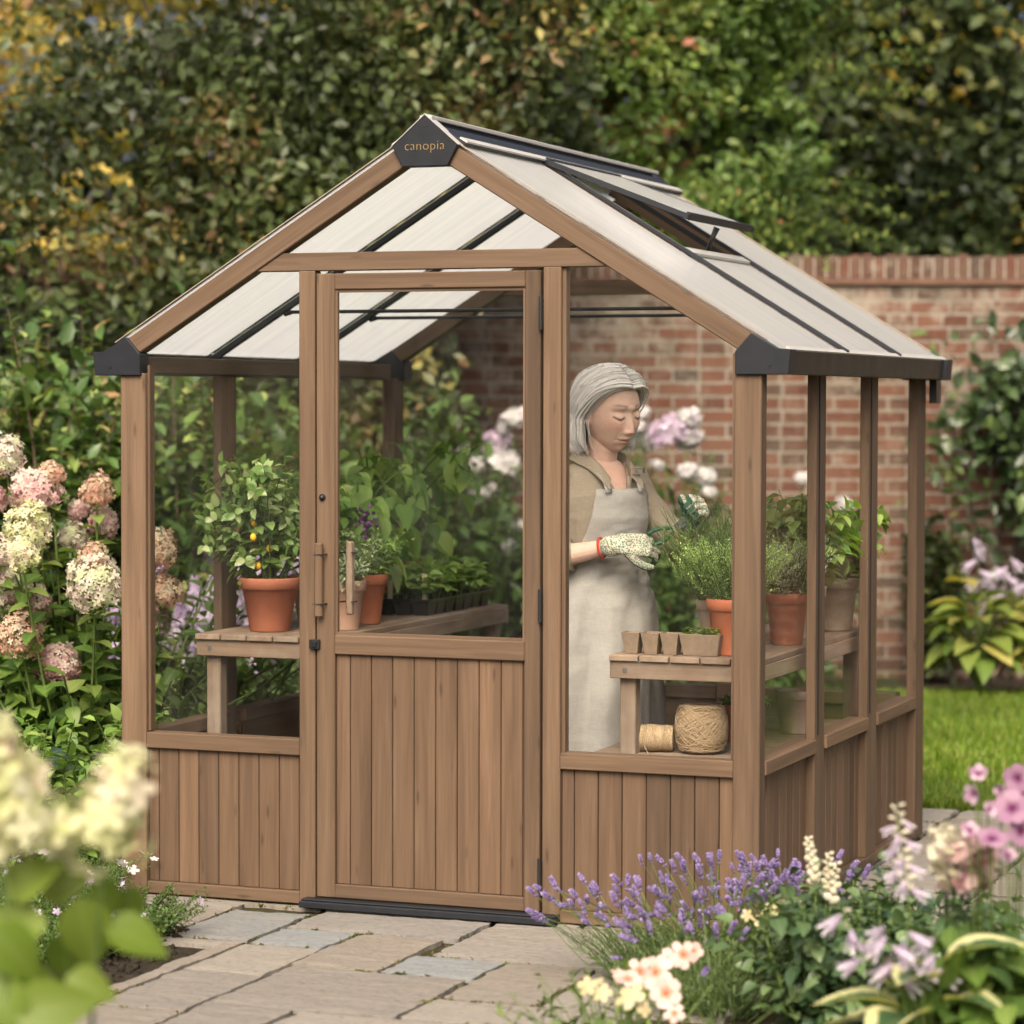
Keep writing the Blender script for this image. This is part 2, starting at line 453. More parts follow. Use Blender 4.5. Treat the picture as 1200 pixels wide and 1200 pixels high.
# ------------------------------------------------------------------ greenhouse
W, D = 2.08, 2.12; XC = 1.04; SL = .615
zo = lambda x: 2.366-SL*abs(x-XC)     # outer rafter line
zi = lambda x: 2.296-SL*abs(x-XC)     # inner rafter line
GH = thing('greenhouse', 'brown timber greenhouse with glazed walls, pale translucent roof and half-boarded door', 'greenhouse', (0, 0, 0))
def part(name, boxes, mat=None, par=None, bev=.0025, sm=False):
    b = MB()
    for lo, hi in boxes: b.box(lo, hi)
    return b.build(name, mat or WOOD, par or GH, bev, sm)
# corner posts (an L of two strips with a shadow line between)
for x0, x1, y0, y1 in ((0, .087, 0, .058), (2.0, W, 0, .058), (0, .052, D-.085, D), (2.046, W, D-.13, D)):
    part('corner_post', [((x0, y0, 0), (x1, y1, 1.635))])
# front: studs, beam, rails
part('stud', [((.616, .003, .0), (.669, .050, 1.945))]); part('stud', [((1.411, .003, 0), (1.467, .050, 1.945))])
part('glazing_stop', [((.087, .018, .515), (.094, .05, 1.66))], bev=0); part('glazing_stop', [((1.467, .018, .512), (1.478, .05, 1.945))], bev=0)
part('glazing_stop', [((1.985, .03, .512), (2.0, .05, 1.69))], bev=0)
def gable(y0, y1):
    xb = (2.296-1.945)/SL; xt = (2.296-2.0)/SL
    b = MB(); b.prism([(XC-xb, 1.945), (XC+xb, 1.945), (XC+xt, 2.0), (XC-xt, 2.0)], y0, y1, grain=(1, 0)); b.build('tie_beam', WOOD, GH, .002)
    for s in (-1, 1):
        b = MB(); e = .985
        b.prism([(XC, zo(XC)), (XC+s*1.015, zo(XC+s*1.015)), (XC+s*(1.015-.044), zi(XC+.971)), (XC, zi(XC))], y0-.007, y1, grain=(s, -SL))
        b.build('rafter', WOOD, GH, .003)
gable(.005, .052); gable(D-.052, D-.005)
for x0, x1 in ((.087, .616), (1.467, 2.0)):
    part('sill', [((x0, .002, .462), (x1, .062, .511))])
    part('base_rail', [((x0, .004, .004), (x1, .05, .042))])
def boards(name, along_, a0, a1, fixed, z0, z1, wb=.0745, face=-1, th=.016, par=None, sc=1, off=0.0, mat=None):
    """tongue-and-groove boards between a0 and a1, one board mesh with V grooves"""
    b = MB(); a = a0-off
    while a < a1-1e-4:
        s, e = max(a, a0), min(a+wb, a1)
        s2, e2 = s+.0012, e-.0012
        if e2-s2 > .004:
            if along_ == 'x': b.box((s2, min(fixed, fixed-face*th), z0), (e2, max(fixed, fixed-face*th), z1))
            else: b.box((min(fixed, fixed-face*th), s2, z0), (max(fixed, fixed-face*th), e2, z1))
        a += wb
    # dark backing board behind the joints
    q = fixed-face*(th+.004)
    lo, hi = min(q, q-face*.006), max(q, q-face*.006)
    if along_ == 'x': b.box((a0, lo, z0), (a1, hi, z1))
    else: b.box((lo, a0, z0), (hi, a1, z1))
    return b.build(name, mat or BOARD, par or GH, .0022)
boards('wall_panel', 'x', .087, .616, .020, .042, .462, .0695, off=.035)
boards('wall_panel', 'x', 1.467, 2.0, .020, .042, .462, .0745, off=.035)
# side walls
for side in (0, 1):
    xf = W if side else 0.0; s = -1 if side else 1      # s: towards the inside
    def bx(y0, y1, z0, z1, d0, d1):
        xa, xb_ = xf+s*d0, xf+s*d1
        return ((min(xa, xb_), y0, z0), (max(xa, xb_), y1, z1))
    ys = [(.058, .625), (.745, 1.29), (1.425, 1.99)]
    for y0, y1 in ((.625, .745), (1.29, 1.425)):
        part('stud', [bx(y0, y1-.006, .04, 1.635, .003, .033)])
        part('stud_strip', [bx(y0+.028, y0+.036, .52, 1.63, -.0005, .004)], DARKM, bev=0)
    for y0, y1 in ys:
        part('sill', [bx(y0, y1, .466, .508, -.004, .066)])
        part('base_rail', [bx(y0-.0, y1, .004, .04, .001, .05)])
        boards('wall_panel', 'y', y0, y1, xf+s*.030, .04, .466, .0745, face=-s, off=.03)
        part('window_pane', [bx(y0+.002, y1-.002, .508, 1.632, .030, .034)], GLASS, bev=0)
    part('base_rail', [bx(.625, .745, .004, .04, .002, .05)]); part('base_rail', [bx(1.29, 1.425, .004, .04, .002, .05)])
    part('wall_plate', [bx(.058, D-.13, 1.635, 1.688, .002, .056)])
# back wall
for x0, x1 in ((.087, .70), (.76, 1.32), (1.38, 1.995)):
    part('sill', [((x0, D-.06, .462), (x1, D-.002, .511))]); part('base_rail', [((x0, D-.05, .004), (x1, D-.004, .042))])
    boards('wall_panel', 'x', x0, x1, D-.020, .042, .462, .0745, face=1)
    part('window_pane', [((x0, D-.030, .511), (x1, D-.026, 1.66))], GLASS, bev=0)
part('window_pane', [((.70, D-.030, 1.66), (1.38, D-.026, 1.943))], GLASS, bev=0)
for x0 in (.70, 1.32): part('back_stud', [((x0, D-.05, .004), (x0+.06, D-.003, .52))])
# front panes: two beside the door (top edges follow the rafter)
def pane(poly, y0, y1, name='window_pane'):
    b = MB(); b.prism(poly, y0, y1); return b.build(name, GLASS, GH)
pane([(.094, .511), (.616, .511), (.616, 1.942), (.47, 1.942), (.094, zi(.094)-.003)], .030, .034)
pane([(1.478, .511), (1.985, .511), (1.985, zi(1.985)-.003), (1.611, 1.942), (1.478, 1.942)], .030, .034)
# door
door = link('door', bpy.data.meshes.new('door'), None, GH); 
b = MB()
b.box((.676, -.001, .031), (.736, .040, 1.936)); b.box((1.355, -.001, .031), (1.4035, .040, 1.936))
b.box((.736, -.0005, 1.887), (1.355, .0395, 1.936)); b.box((.736, -.0005, .778), (1.355, .0395, .837)); b.box((.736, -.0005, .031), (1.355, .0395, .073))
me = b.build('door_frame', WOOD, door, .003)
boards('door_panel', 'x', .736, 1.355, .014, .073, .778, .0705, off=.025, par=door)
part('door_pane', [((.736, .018, .837), (1.355, .022, 1.887))], GLASS, door, 0)
part('door_bead', [((.736, .006, .837), (.744, .017, 1.887)), ((1.347, .006, .837), (1.355, .017, 1.887)), ((.744, .006, 1.878), (1.347, .017, 1.887)), ((.744, .006, .837), (1.347, .017, .846))], WOOD, door, 0)
for z in (1.81, .945, .145):
    b = MB(); b.box((1.4025, -.008, z-.045), (1.4115, .006, z+.045)); b.tube([(1.407, -.009, z-.05), (1.407, -.009, z+.05)], .0055, 10); b.build('hinge', BLACKP, door, .001)
# pull bars, one each side of the leaf, held by thin black straps
b = MB(); b.box((.683, -.032, .892), (.706, -.012, 1.118)); b.build('handle', WOOD, door, .004)
b = MB(); b.box((.745, .06, .895), (.766, .085, 1.12)); b.build('inner_handle', BENCHW, door, .004)
for z in (.932, 1.083):
    b = MB(); b.tube([(.678, .0, z), (.679, -.034, z), (.710, -.034, z), (.711, .0, z)], .0028, 6); b.build('handle_strap', BLACKP, door)
    b = MB(); b.tube([(.728, .041, z+.003), (.740, .089, z+.003), (.770, .089, z+.003), (.771, .05, z+.003)], .0028, 6); b.build('handle_strap', BLACKP, door)
b = MB(); b.box((.656, -.014, .793), (.690, .002, .822)); b.box((.668, -.020, .799), (.682, -.013, .817)); b.build('latch', BLACKP, door, .002)
b = MB(); b.lathe([(0, 0), (.0105, 0), (.0105, .004), (.006, .006), (.0055, .012), (0, .012)], 16)
o = b.build('keyhole', BLACKP, door, 0, True); o.location = (.697, -.001, 1.256); o.rotation_euler = (PI/2, 0, 0)
part('threshold', [((.640, -.055, .004), (1.467, .06, .024)), ((.640, -.04, .024), (1.467, .03, .029))], DARKM)
# roof: sheets, bars, edge trim
def slope(s):
    """map (u across the slope from the ridge, y, n above the rafters) to the roof plane"""
    c, q = 1/math.hypot(1, SL), SL/math.hypot(1, SL)
    return lambda u, y, n: (XC+s*(u*c+n*q), y, 2.366-u*q+n*c)
def rbox(name, u0, u1, y0, y1, n0, n1, s, mat, bev=0, par=None):
    b = MB(); f = slope(s)
    P = [f(u, y, n) for u in (u0, u1) for y in (y0, y1) for n in (n0, n1)]
    G = [(u, y, n) for u in (u0, u1) for y in (y0, y1) for n in (n0, n1)]
    F = [(0, 1, 3, 2), (4, 6, 7, 5), (0, 4, 5, 1), (2, 3, 7, 6), (0, 2, 6, 4), (1, 5, 7, 3)]
    if s < 0: F = [q[::-1] for q in F]
    b.add(P, F, np.array(G)+np.array([rng.uniform(0, 9), 0, 0]))
    if mat is not POLY: return b.build(name, mat, par or GH, bev)
    o = b.build(name, [POLY, GLASS], par or GH, bev)      # twin wall: scattering top skin over a clear lower skin
    for i, p in enumerate(o.data.polygons): p.material_index = 0 if i == 5-0 and False else (0 if all(abs(G[v][2]-n1) < 1e-9 for v in p.vertices) else 1)
    return o
EDGE = m_plain('tan edge trim', (.30, .25, .19), .5, .3, 0, .1)
UE = 1.10*math.hypot(1, SL)
for s in (-1, 1):
    for i, (y0, y1) in enumerate(((.0, .700), (.724, 1.400), (1.424, D))):
        if s > 0 and i == 1: rbox('roof_sheet', .672, UE, y0, y1, .003, .008, s, POLY)
        else: rbox('roof_sheet', .03, UE, y0, y1, .003, .008, s, POLY)
    for y in (.700, 1.400):
        rbox('glazing_bar', .05, UE, y+.001, y+.023, -.020, -.001, s, DARKM, .002); rbox('glazing_bar', .05, UE+.004, y+.001, y+.023, .011, .024, s, DARKM, .002)
    for y in (-.007, D-.006): rbox('roof_edge', .12, UE-.06, y, y+.009, .0105, .013, s, EDGE)
    rbox('eave_closer', UE-.012, UE+.008, .05, D, .011, .018, s, TRIM)
# ridge: raised hollow capping; sky reflection painted as pale top and outer strips
for s in (-1, 1):
    rbox('ridge_flange', .022, .125, .02, D+.03, .0115, .022, s, DARKM, .001)
    rbox('ridge_flange', .100, .128, .02, D+.03, .0225, .028, s, TRIM, 0)
part('ridge_cap', [((XC-.020, -.012, 2.388), (XC+.020, D+.045, 2.402))], TRIM)
part('ridge_web', [((XC-.012, .0, 2.35), (XC+.012, D+.03, 2.388))], DARKM)
def plaque(y0, y1):
    b = MB(); b.prism([(XC, 2.402), (XC+.106, 2.311), (XC+.073, 2.250), (XC-.073, 2.250), (XC-.106, 2.311)], y0, y1); return b.build('gable_plaque', DARKM, GH, .002)
pl = plaque(-.018, .03); plaque(D-.03, D+.045)
for s in (-1, 1):
    b = MB(); b.prism([(XC, 2.4035), (XC+s*.108, 2.311), (XC+s*.1095, 2.312), (XC, 2.4065)], -.019, .03); b.build('plaque_edge', TRIM, GH)
cu = bpy.data.curves.new('letters', 'FONT'); cu.body = 'canopia'; cu.size = .041; cu.extrude = .0008; cu.align_x = 'CENTER'; cu.space_character = 1.05; cu.resolution_u = 3; cu.offset = -.0009
ot = bpy.data.objects.new('letters_src', cu); COL.objects.link(ot)
dg = bpy.context.evaluated_depsgraph_get(); lm = bpy.data.meshes.new_from_object(ot.evaluated_get(dg))
bpy.data.objects.remove(ot)
o = link('lettering', lm, None, pl); lm.materials.clear(); lm.materials.append(GOLD); o.location = (XC, -.0192, 2.298); o.rotation_euler = (PI/2, 0, 0)
part('plaque_slot', [((XC-.014, -.0188, 2.368), (XC+.014, -.0178, 2.370))], BLACKP, pl, 0)
# corner caps and gutters
for y0, y1 in ((-.014, .046), (D-.05, D+.03)):
    for s in (-1, 1):
        f = lambda x: x if s < 0 else W-x
        pts = [(-.083, 1.628), (.076, 1.628), (.076, 1.694), (.028, 1.747), (-.050, 1.703), (-.090, 1.700)]
        b = MB(); b.prism([(f(x), z) for x, z in pts], y0, y1); b.build('corner_cap', DARKM, GH, .002)
        b = MB(); b.tube([(f(-.028), y0-.003, 1.655), (f(-.028), y0, 1.655)], .004, 8); b.build('cap_screw', BLACKP, GH)
for s in (-1, 1):
    f = (lambda x: x) if s > 0 else (lambda x: W-x)
    b = MB()
    b.prism([(f(W+.068), 1.630), (f(W+.074), 1.700), (f(W+.069), 1.700), (f(W+.063), 1.635), (f(W+.0), 1.635), (f(W+.0), 1.630)], .047, D+.06)
    b.box((min(f(W), f(W+.07)), D+.06, 1.630), (max(f(W), f(W+.07)), D+.064, 1.699)); b.build('gutter', GUTM, GH, .0015)
b = MB(); b.box((W+.018, D-.03, 1.545), (W+.020, D+.045, 1.6295)); b.box((W+.042, D-.03, 1.545), (W+.044, D+.045, 1.6295)); b.box((W+.018, D-.03, 1.546), (W+.044, D-.028, 1.629)); b.box((W+.018, D+.043, 1.546), (W+.044, D+.045, 1.629)); b.build('downspout', BLACKP, GH)
# roof vent over the middle bay, propped open
vent = link('roof_vent', bpy.data.meshes.new('roof_vent'), None, GH)
hx, hz = 1.150, 2.322; lx, lz = 1.640, 2.132
d = np.array([lx-hx, lz-hz]); L = np.hypot(*d); d /= L; nn_ = np.array([-d[1], d[0]])
def vbox(name, u0, u1, y0, y1, n0, n1, mat):
    b = MB(); P = [(hx+d[0]*u+nn_[0]*n, y, hz+d[1]*u+nn_[1]*n) for u in (u0, u1) for y in (y0, y1) for n in (n0, n1)]
    G = [(u, y, n) for u in (u0, u1) for y in (y0, y1) for n in (n0, n1)]
    b.add(P, [(0, 1, 3, 2), (4, 6, 7, 5), (0, 4, 5, 1), (2, 3, 7, 6), (0, 2, 6, 4), (1, 5, 7, 3)], G); return b.build(name, mat, vent, .001)
vbox('vent_frame', 0, L, .692, .712, -.010, .007, DARKM); vbox('vent_frame', 0, L, 1.410, 1.430, -.010, .007, DARKM)
vbox('vent_frame', L-.016, L, .712, 1.410, -.012, .012, DARKM); vbox('vent_frame', 0, .02, .712, 1.410, -.012, .012, DARKM)
o = vbox('vent_sheet', .02, L-.016, .712, 1.410, -.002, .006, [POLY, GLASS])
for p in o.data.polygons: p.material_index = 0 if set(p.vertices) == {1, 3, 5, 7} else 1
rbox('vent_sill', .655, .690, .724, 1.400, .0105, .020, 1, TRIM); rbox('vent_bearer', .640, .668, .724, 1.400, -.02, .0, 1, DARKM, 0)
rbox('vent_upstand', .13, .66, .705, .722, .0, .02, 1, WOOD); rbox('vent_upstand', .13, .66, 1.402, 1.418, -.045, .02, 1, WOOD)
b = MB(); b.tube([(1.590, 1.06, 2.035), (1.602, 1.06, 2.075), (1.622, 1.06, 2.118)], [.009, .007, .011], 10); b.build('vent_prop', BLACKP, vent, 0, True)
b = MB()
for y in (.714, 1.414): b.tube([(.25, y, 1.845), (1.83, y, 1.845)], .006, 8); b.tube([(.25, y, 1.845), (.225, y, 1.838)], .008, 8); b.tube([(1.83, y, 1.845), (1.855, y, 1.838)], .008, 8)
b.build('tie_rod', DARKM, GH, 0, True)
# ------------------------------------------------------------------ ground, patio, lawn, wall, sky
def m_soil(name):
    t = NT(name); tc = t.n('ShaderNodeTexCoord').outputs['Object']
    n = t.noise(tc, 38, 6, .7).outputs['Fac']; n2 = t.noise(tc, 3, 3).outputs['Fac']
    col = t.ramp(n, [(.3, (.014, .010, .007)), (.55, (.045, .032, .022)), (.75, (.10, .075, .055))])
    return t.surf(t.bsdf(t.mix(t.math('MULTIPLY', n2, .4), col, (.03, .035, .015)), .9, .2, 0, t.bump(n, 1.0, .03)))
SOIL = m_soil('garden soil')
def m_stone(name):
    t = NT(name); luv = t.attr('luv').outputs['Vector']; x, y, z = sep(t, luv)
    tc = t.n('ShaderNodeTexCoord').outputs['Object']
    base = t.ramp(z, [(0, (.205, .182, .148)), (.2, (.245, .225, .188)), (.4, (.190, .175, .150)), (.55, (.225, .210, .180)), (.70, (.195, .190, .172)), (.86, (.180, .195, .192)), (1, (.195, .220, .224))], 'CONSTANT')
    v = t.mapping(tc, (1, 2.2, 1))
    n1 = t.noise(v, 5, 5, .6, 1.2).outputs['Fac']; n2 = t.noise(tc, 45, 5, .65).outputs['Fac']; n3 = t.noise(t.mapping(tc, (3, 14, 1), (0, 0, .25)), 1.5, 4, .6, .8).outputs['Fac']
    col = t.mix(t.ramp(n1, [(.35, (0, 0, 0)), (.7, (.6, .6, .6))]), base, t.mix(.6, base, (.26, .215, .165)))
    col = t.mix(t.ramp(n2, [(.5, (0, 0, 0)), (.75, (.75, .75, .75))]), col, (.10, .088, .072))
    col = t.mix(t.ramp(n3, [(.5, (0, 0, 0)), (.72, (.4, .4, .4))]), col, (.28, .26, .22))
    col = t.mix(1.0, col, (.93, .94, .95), 'MULTIPLY')
    h = t.math('ADD', t.math('MULTIPLY', n1, .7), t.math('ADD', t.math('MULTIPLY', n2, .28), t.math('MULTIPLY', n3, .5)))
    return t.surf(t.bsdf(col, .75, .3, 0, t.bump(h, .55, .02)))
STONE = m_stone('riven sandstone')
gm = MB(); gm.box((-45, -40, -.30), (45, 60, -.045)); gr = gm.build('ground', SOIL); tag(gr, kind='structure')
# flagstones: measured ones near the door, the rest laid at random around them; each stone riven and chipped
slabs = [(.45, .715, -.565, -.115, .90), (.155, .445, -.345, -.125, .1), (.10, .445, -.565, -.35, .6), (.725, .965, -.585, -.335, 1.0), (.725, 1.275, -.325, -.04, .76),
         (.97, 1.24, -.815, -.33, .05), (.725, .975, -.98, -.59, .3), (.725, .985, -1.46, -.985, .45), (.985, 1.51, -1.325, -.82, .5), (1.245, 1.52, -.815, -.565, 1.0),
         (1.285, 1.90, -.558, -.03, .58), (1.525, 1.79, -1.06, -.565, .1), (1.515, 2.10, -1.33, -1.065, .25), (1.25, 1.72, -1.95, -1.335, .3), (.99, 1.24, -1.95, -1.33, .45),
         (.655, .718, -1.30, -.60, .2), (.655, .718, -1.95, -1.31, .45), (.725, .985, -1.95, -1.465, .1), (.30, .718, -.66, -.572, .3), (1.797, 2.3, -1.06, -.565, .3), (1.907, 2.45, -.558, -.05, .6), (-.35, .15, -.345, -.06, .5), (-.3, .095, -.66, -.35, .3),
         (-.2, .448, -.11, -.02, .6), (-.75, -.36, -.4, .2, .3)]
cells = []
def filler(x0, x1, y0, y1, blocked):
    ys = y0
    while ys < y1-.02:
        h = min(random.choice([.29, .44, .58]), y1-ys)
        if y1-ys-h < .18: h = y1-ys
        xs = x0
        while xs < x1-.02:
            w = min(random.choice([.28, .42, .56, .7]), x1-xs)
            if x1-xs-w < .18: w = x1-xs
            if not any(xs < b[1] and xs+w > b[0] and ys < b[3] and ys+h > b[2] for b in blocked): slabs.append((xs+.005, xs+w-.005, ys+.005, ys+h-.005, random.random()*.78))
            xs += w
        ys += h
filler(2.085, 3.9, -.045, 2.79, [])                 # path along the right side
filler(-.35, 2.08, 2.13, 2.79, [])
filler(.0, 2.08, -.02, 2.12, [])                    # floor inside
filler(.66, 4.2, -4.9, -1.96, [])
filler(1.73, 2.9, -1.95, -1.34, [])
nb = NB()
for (x0, x1, y0, y1, c) in slabs:
    x0 += .006; x1 -= .006; y0 += .006; y1 -= .006
    nx = max(4, int((x1-x0)/.018)); ny = max(4, int((y1-y0)/.018))
    gx, gy = np.meshgrid(np.linspace(x0, x1, nx+1), np.linspace(y0, y1, ny+1))
    P = np.stack([gx.ravel(), gy.ravel(), np.zeros(gx.size)], 1)
    ed = np.minimum.reduce([P[:, 0]-x0, x1-P[:, 0], P[:, 1]-y0, y1-P[:, 1]])
    tz = rng.normal(size=2)*.004
    z = -.001+.004*(vnoise(P, 6, 3)-.5)+.0022*(vnoise(P, 26, 5)-.5)+(tz[0]*(P[:, 0]-x0)+tz[1]*(P[:, 1]-y0))*.35
    edge = ed < 1e-6
    jit = (vnoise(P, 15, 8)-.5)*.016+(vnoise(P, 45, 9)-.5)*.010
    jj = np.stack([np.where((np.abs(P[:, 0]-x0) < 1e-6) | (np.abs(P[:, 0]-x1) < 1e-6), jit, 0), np.where((np.abs(P[:, 1]-y0) < 1e-6) | (np.abs(P[:, 1]-y1) < 1e-6), jit[::-1], 0)], 1)
    P[:, :2] += jj*.8
    z = np.where(edge, z-.0012-.002*rng.random(len(P)), z); P[:, 2] = np.minimum(z, .0015)
    idx = np.arange(len(P)).reshape(ny+1, nx+1)
    F = np.stack([idx[:-1, :-1], idx[:-1, 1:], idx[1:, 1:], idx[1:, :-1]], -1).reshape(-1, 4)
    # skirt down into the joint
    loop = np.concatenate([idx[0, :], idx[1:, -1], idx[-1, -2::-1], idx[-2:0:-1, 0]]); Q0 = P[loop].copy(); Q = Q0.copy(); Q[:, 2] = -.040
    k = len(P); m_ = len(loop); li = np.arange(m_); S = np.stack([k+li, k+m_+li, k+m_+np.roll(li, -1), k+np.roll(li, -1)], -1)
    nb.add(np.concatenate([P, Q0, Q]), [F, S], np.tile([0, 0, c], (len(P)+2*m_, 1)))
patio = nb.build('patio', STONE); tag(patio, kind='structure')
jt = MB(); jt.box((-.75, -5, -.044), (4.2, 2.8, -.016)); 
t = NT('sandy joint'); tc = t.n('ShaderNodeTexCoord').outputs['Object']; n = t.noise(tc, 60, 5, .7).outputs['Fac']; n2 = t.noise(tc, 6, 3).outputs['Fac']
JOINT = t.surf(t.bsdf(t.mix(t.ramp(n2, [(.5, (0, 0, 0)), (.65, (.7, .7, .7))]), t.ramp(n, [(.3, (.018, .014, .009)), (.7, (.085, .066, .043))]), (.05, .06, .015)), .95, .1, 0, t.bump(n, .8, .02)))
jt = jt.build('patio_bed', JOINT); tag(jt, kind='structure')
# moss and grit caught in the joints
mp = []
for (x0, x1, y0, y1, c) in slabs:
    if y0 > .0 and y0 < 2.2 and x1 < 2.1: continue
    k = int(14*(x1-x0+y1-y0)); sd_ = rng.integers(0, 2, k); u = rng.random(k)
    pts = np.where(sd_[:, None] == 0, np.stack([x0+(x1-x0)*u, np.full(k, y0)], 1), np.stack([np.full(k, x0), y0+(y1-y0)*u], 1)); mp.append(pts[vnoise(np.c_[pts, np.zeros(k)], 2.2, 77) > .52])
mp = np.concatenate(mp); mp = np.repeat(mp, 9, 0)+rng.normal(size=(len(mp)*9, 2))*np.array([.006, .006]); k = len(mp)
nbm = NB(); inst(nbm, LEAF1, np.c_[mp, np.full(k, -.010)], frames(randdir(k)*np.array([1, 1, .4])+np.array([0, 0, .5]), randdir(k)), .008+.012*rng.random(k))
mo = nbm.build('moss', m_leaf('joint moss', [(0, (.05, .06, .015)), (.6, (.085, .095, .022)), (1, (.14, .10, .05))], .2, .7, .2, 0)); tag(mo, 'olive moss and grit caught in the joints of the flagstones', 'moss', kind='stuff')
# left bed cut: soil laid over the joint bed left of the kerb strip
sb = MB(); sb.box((-3.5, -6, -.05), (.650, -.665, -.012)); sb.box((-3.5, -.665, -.05), (-.30, -.40, -.012)); sb.box((1.98, -4.5, -.05), (5.5, -1.335, -.004)); sb.box((2.46, -1.335, -.05), (5.5, -.30, -.004))
so = sb.build('flower_bed', SOIL); tag(so, kind='structure')
# lawn
def m_lawn(name):
    t = NT(name); tc = t.n('ShaderNodeTexCoord').outputs['Object']
    n = t.noise(tc, 60, 4).outputs['Fac']; n2 = t.noise(tc, 1.6, 3).outputs['Fac']
    return t.surf(t.bsdf(t.mix(n2, t.ramp(n, [(.3, (.025, .05, .008)), (.7, (.075, .125, .02))]), (.07, .11, .02)), .9, .2, 0, t.bump(n, .8, .02)))
q0, q1 = gp(-9, 15.15), gp(12, 15.15)
lm_ = bpy.data.meshes.new('lawn')
lv = [(-1.2, 2.80, -.012), (9.0, 2.80, -.012), (14, 5, -.012), (q1[0], q1[1], -.012), (gp(-4.2, 15.15)[0], gp(-4.2, 15.15)[1], -.012), (-1.2, 5.0, -.012)]
lm_.from_pydata(lv, [], [tuple(range(len(lv)))]); lawn = link('lawn', lm_, m_lawn('lawn turf')); tag(lawn, kind='structure')
GRASSM = m_leaf('grass blades', [(0, (.09, .16, .014)), (.5, (.155, .25, .026)), (.85, (.22, .30, .04)), (1, (.28, .27, .08))], .4, .5, .3, 0, noise=.3, nscale=1.2)
BLADE = (np.array([(-.09, 0, 0), (.09, 0, 0), (.05, .6, -.06), (0, 1, -.22), (-.05, .6, -.06)], float), NEEDLE[1], NEEDLE[2])
def grass(n, x0, x1, yf, sz):
    out = []
    x = rng.uniform(x0, x1, n); y = yf(n)
    return x, y
nbg = NB()
n = 60000
lat = rng.uniform(-1.2, 3.8, n); dd = 10.4+(15.2-10.4)*rng.random(n)**1.25
pos = np.stack([CAM[0]+A2[0]*lat+B2[0]*dd, CAM[1]+A2[1]*lat+B2[1]*dd, np.full(n, -.012)], 1)
keep = pos[:, 1] > 2.785
edge_n = 5000; pe = np.stack([rng.uniform(-.8, 5, edge_n), 2.79+rng.random(edge_n)*.06, np.full(edge_n, -.012)], 1)
pos = np.concatenate([pos[keep], pe]); n = len(pos)
d = np.stack([rng.normal(size=n)*.35, rng.normal(size=n)*.35, np.ones(n)], 1)
inst(nbg, BLADE, pos, frames(d, randdir(n)), .045*(.6+.8*vnoise(pos, 1.5, 4))*(.7+.6*rng.random(n)))
gobj = nbg.build('grass', GRASSM); tag(gobj, 'bright green mown lawn grass beyond the greenhouse', 'grass', kind='stuff')
# brick wall
def m_brick(name, axis='x'):
    t = NT(name); tc = t.n('ShaderNodeTexCoord').outputs['Object']; x, y, z = sep(t, tc)
    cmb = t.n('ShaderNodeCombineXYZ'); wob = t.noise(tc, 3, 3).outputs['Fac']
    t.l(t.math('ADD', x, t.math('MULTIPLY', wob, .012)), cmb.inputs[0]); t.l(t.math('ADD', z, t.math('MULTIPLY', t.noise(tc, 2.3, 2).outputs['Fac'], .02)), cmb.inputs[1])
    b = t.n('ShaderNodeTexBrick', offset=.5, offset_frequency=2, squash=1.55, squash_frequency=2)
    t.l(cmb.outputs[0], b.inputs['Vector'])
    for k, v in (('Scale', 1.0), ('Mortar Size', .0080), ('Mortar Smooth', .15), ('Bias', -.1), ('Brick Width', .155), ('Row Height', .0795)): b.inputs[k].default_value = v
    b.inputs['Color1'].default_value = (0, 0, 0, 1); b.inputs['Color2'].default_value = (1, 1, 1, 1); b.inputs['Mortar'].default_value = (.5, .5, .5, 1)
    rnd = b.outputs['Color']; mort = b.outputs['Fac']
    col = t.ramp(rnd, [(0, (.085, .034, .022)), (.22, (.115, .044, .026)), (.45, (.14, .066, .041)), (.65, (.08, .040, .027)), (.85, (.06, .043, .032)), (1, (.038, .034, .03))])
    n1 = t.noise(tc, 22, 5, .65).outputs['Fac']; n2 = t.noise(tc, 1.1, 4, .6).outputs['Fac']; n3 = t.noise(tc, 6.5, 5, .7).outputs['Fac']
    col = t.mix(t.ramp(n1, [(.35, (0, 0, 0)), (.8, (.35, .35, .35))]), col, (.21, .125, .085))
    mcol = t.ramp(n1, [(.3, (.15, .13, .10)), (.7, (.30, .27, .22))])
    col = t.mix(mort, col, mcol)
    # lime bloom in patches, heavier high on the wall; dark algae near coping
    hz_ = t.math('MULTIPLY', t.math('SUBTRACT', z, 1.0), .34, None, True)
    lim = t.math('ADD', t.math('MULTIPLY', n3, .75), t.math('ADD', t.math('MULTIPLY', n2, .5), t.math('MULTIPLY', hz_, .22)))
    col = t.mix(t.ramp(lim, [(.66, (0, 0, 0)), (.80, (.8, .8, .8))]), col, (.29, .255, .20))
    dk = t.math('ADD', t.math('MULTIPLY', t.noise(tc, 4, 4).outputs['Fac'], .8), t.math('MULTIPLY', hz_, .35))
    col = t.mix(t.ramp(dk, [(.50, (0, 0, 0)), (.76, (.75, .75, .75))]), col, (.055, .044, .028))
    h = t.math('ADD', t.math('MULTIPLY', t.math('SUBTRACT', 1.0, mort), .6), t.math('MULTIPLY', n1, .5))
    return t.surf(t.bsdf(col, .88, .2, 0, t.bump(h, .8, .015)))
BRICK = m_brick('old red brick')
wp = gp(0, 16.2)
wall = thing('brick_wall', 'weathered red brick garden wall with lime patches and a coping of upright bricks', 'wall', (wp[0], wp[1], 0), WALL_ROT)
b = MB(); b.box((-8, 0, -.2), (9, .23, 2.22)); b.build('wall_face', BRICK, wall)
b = MB(); b.box((-8, -.03, 2.221), (9, .26, 2.262)); b.build('coping_tile', m_plain('tile creasing', (.13, .075, .052), .9, .2, 0, .4, 12, .6), wall, .004)
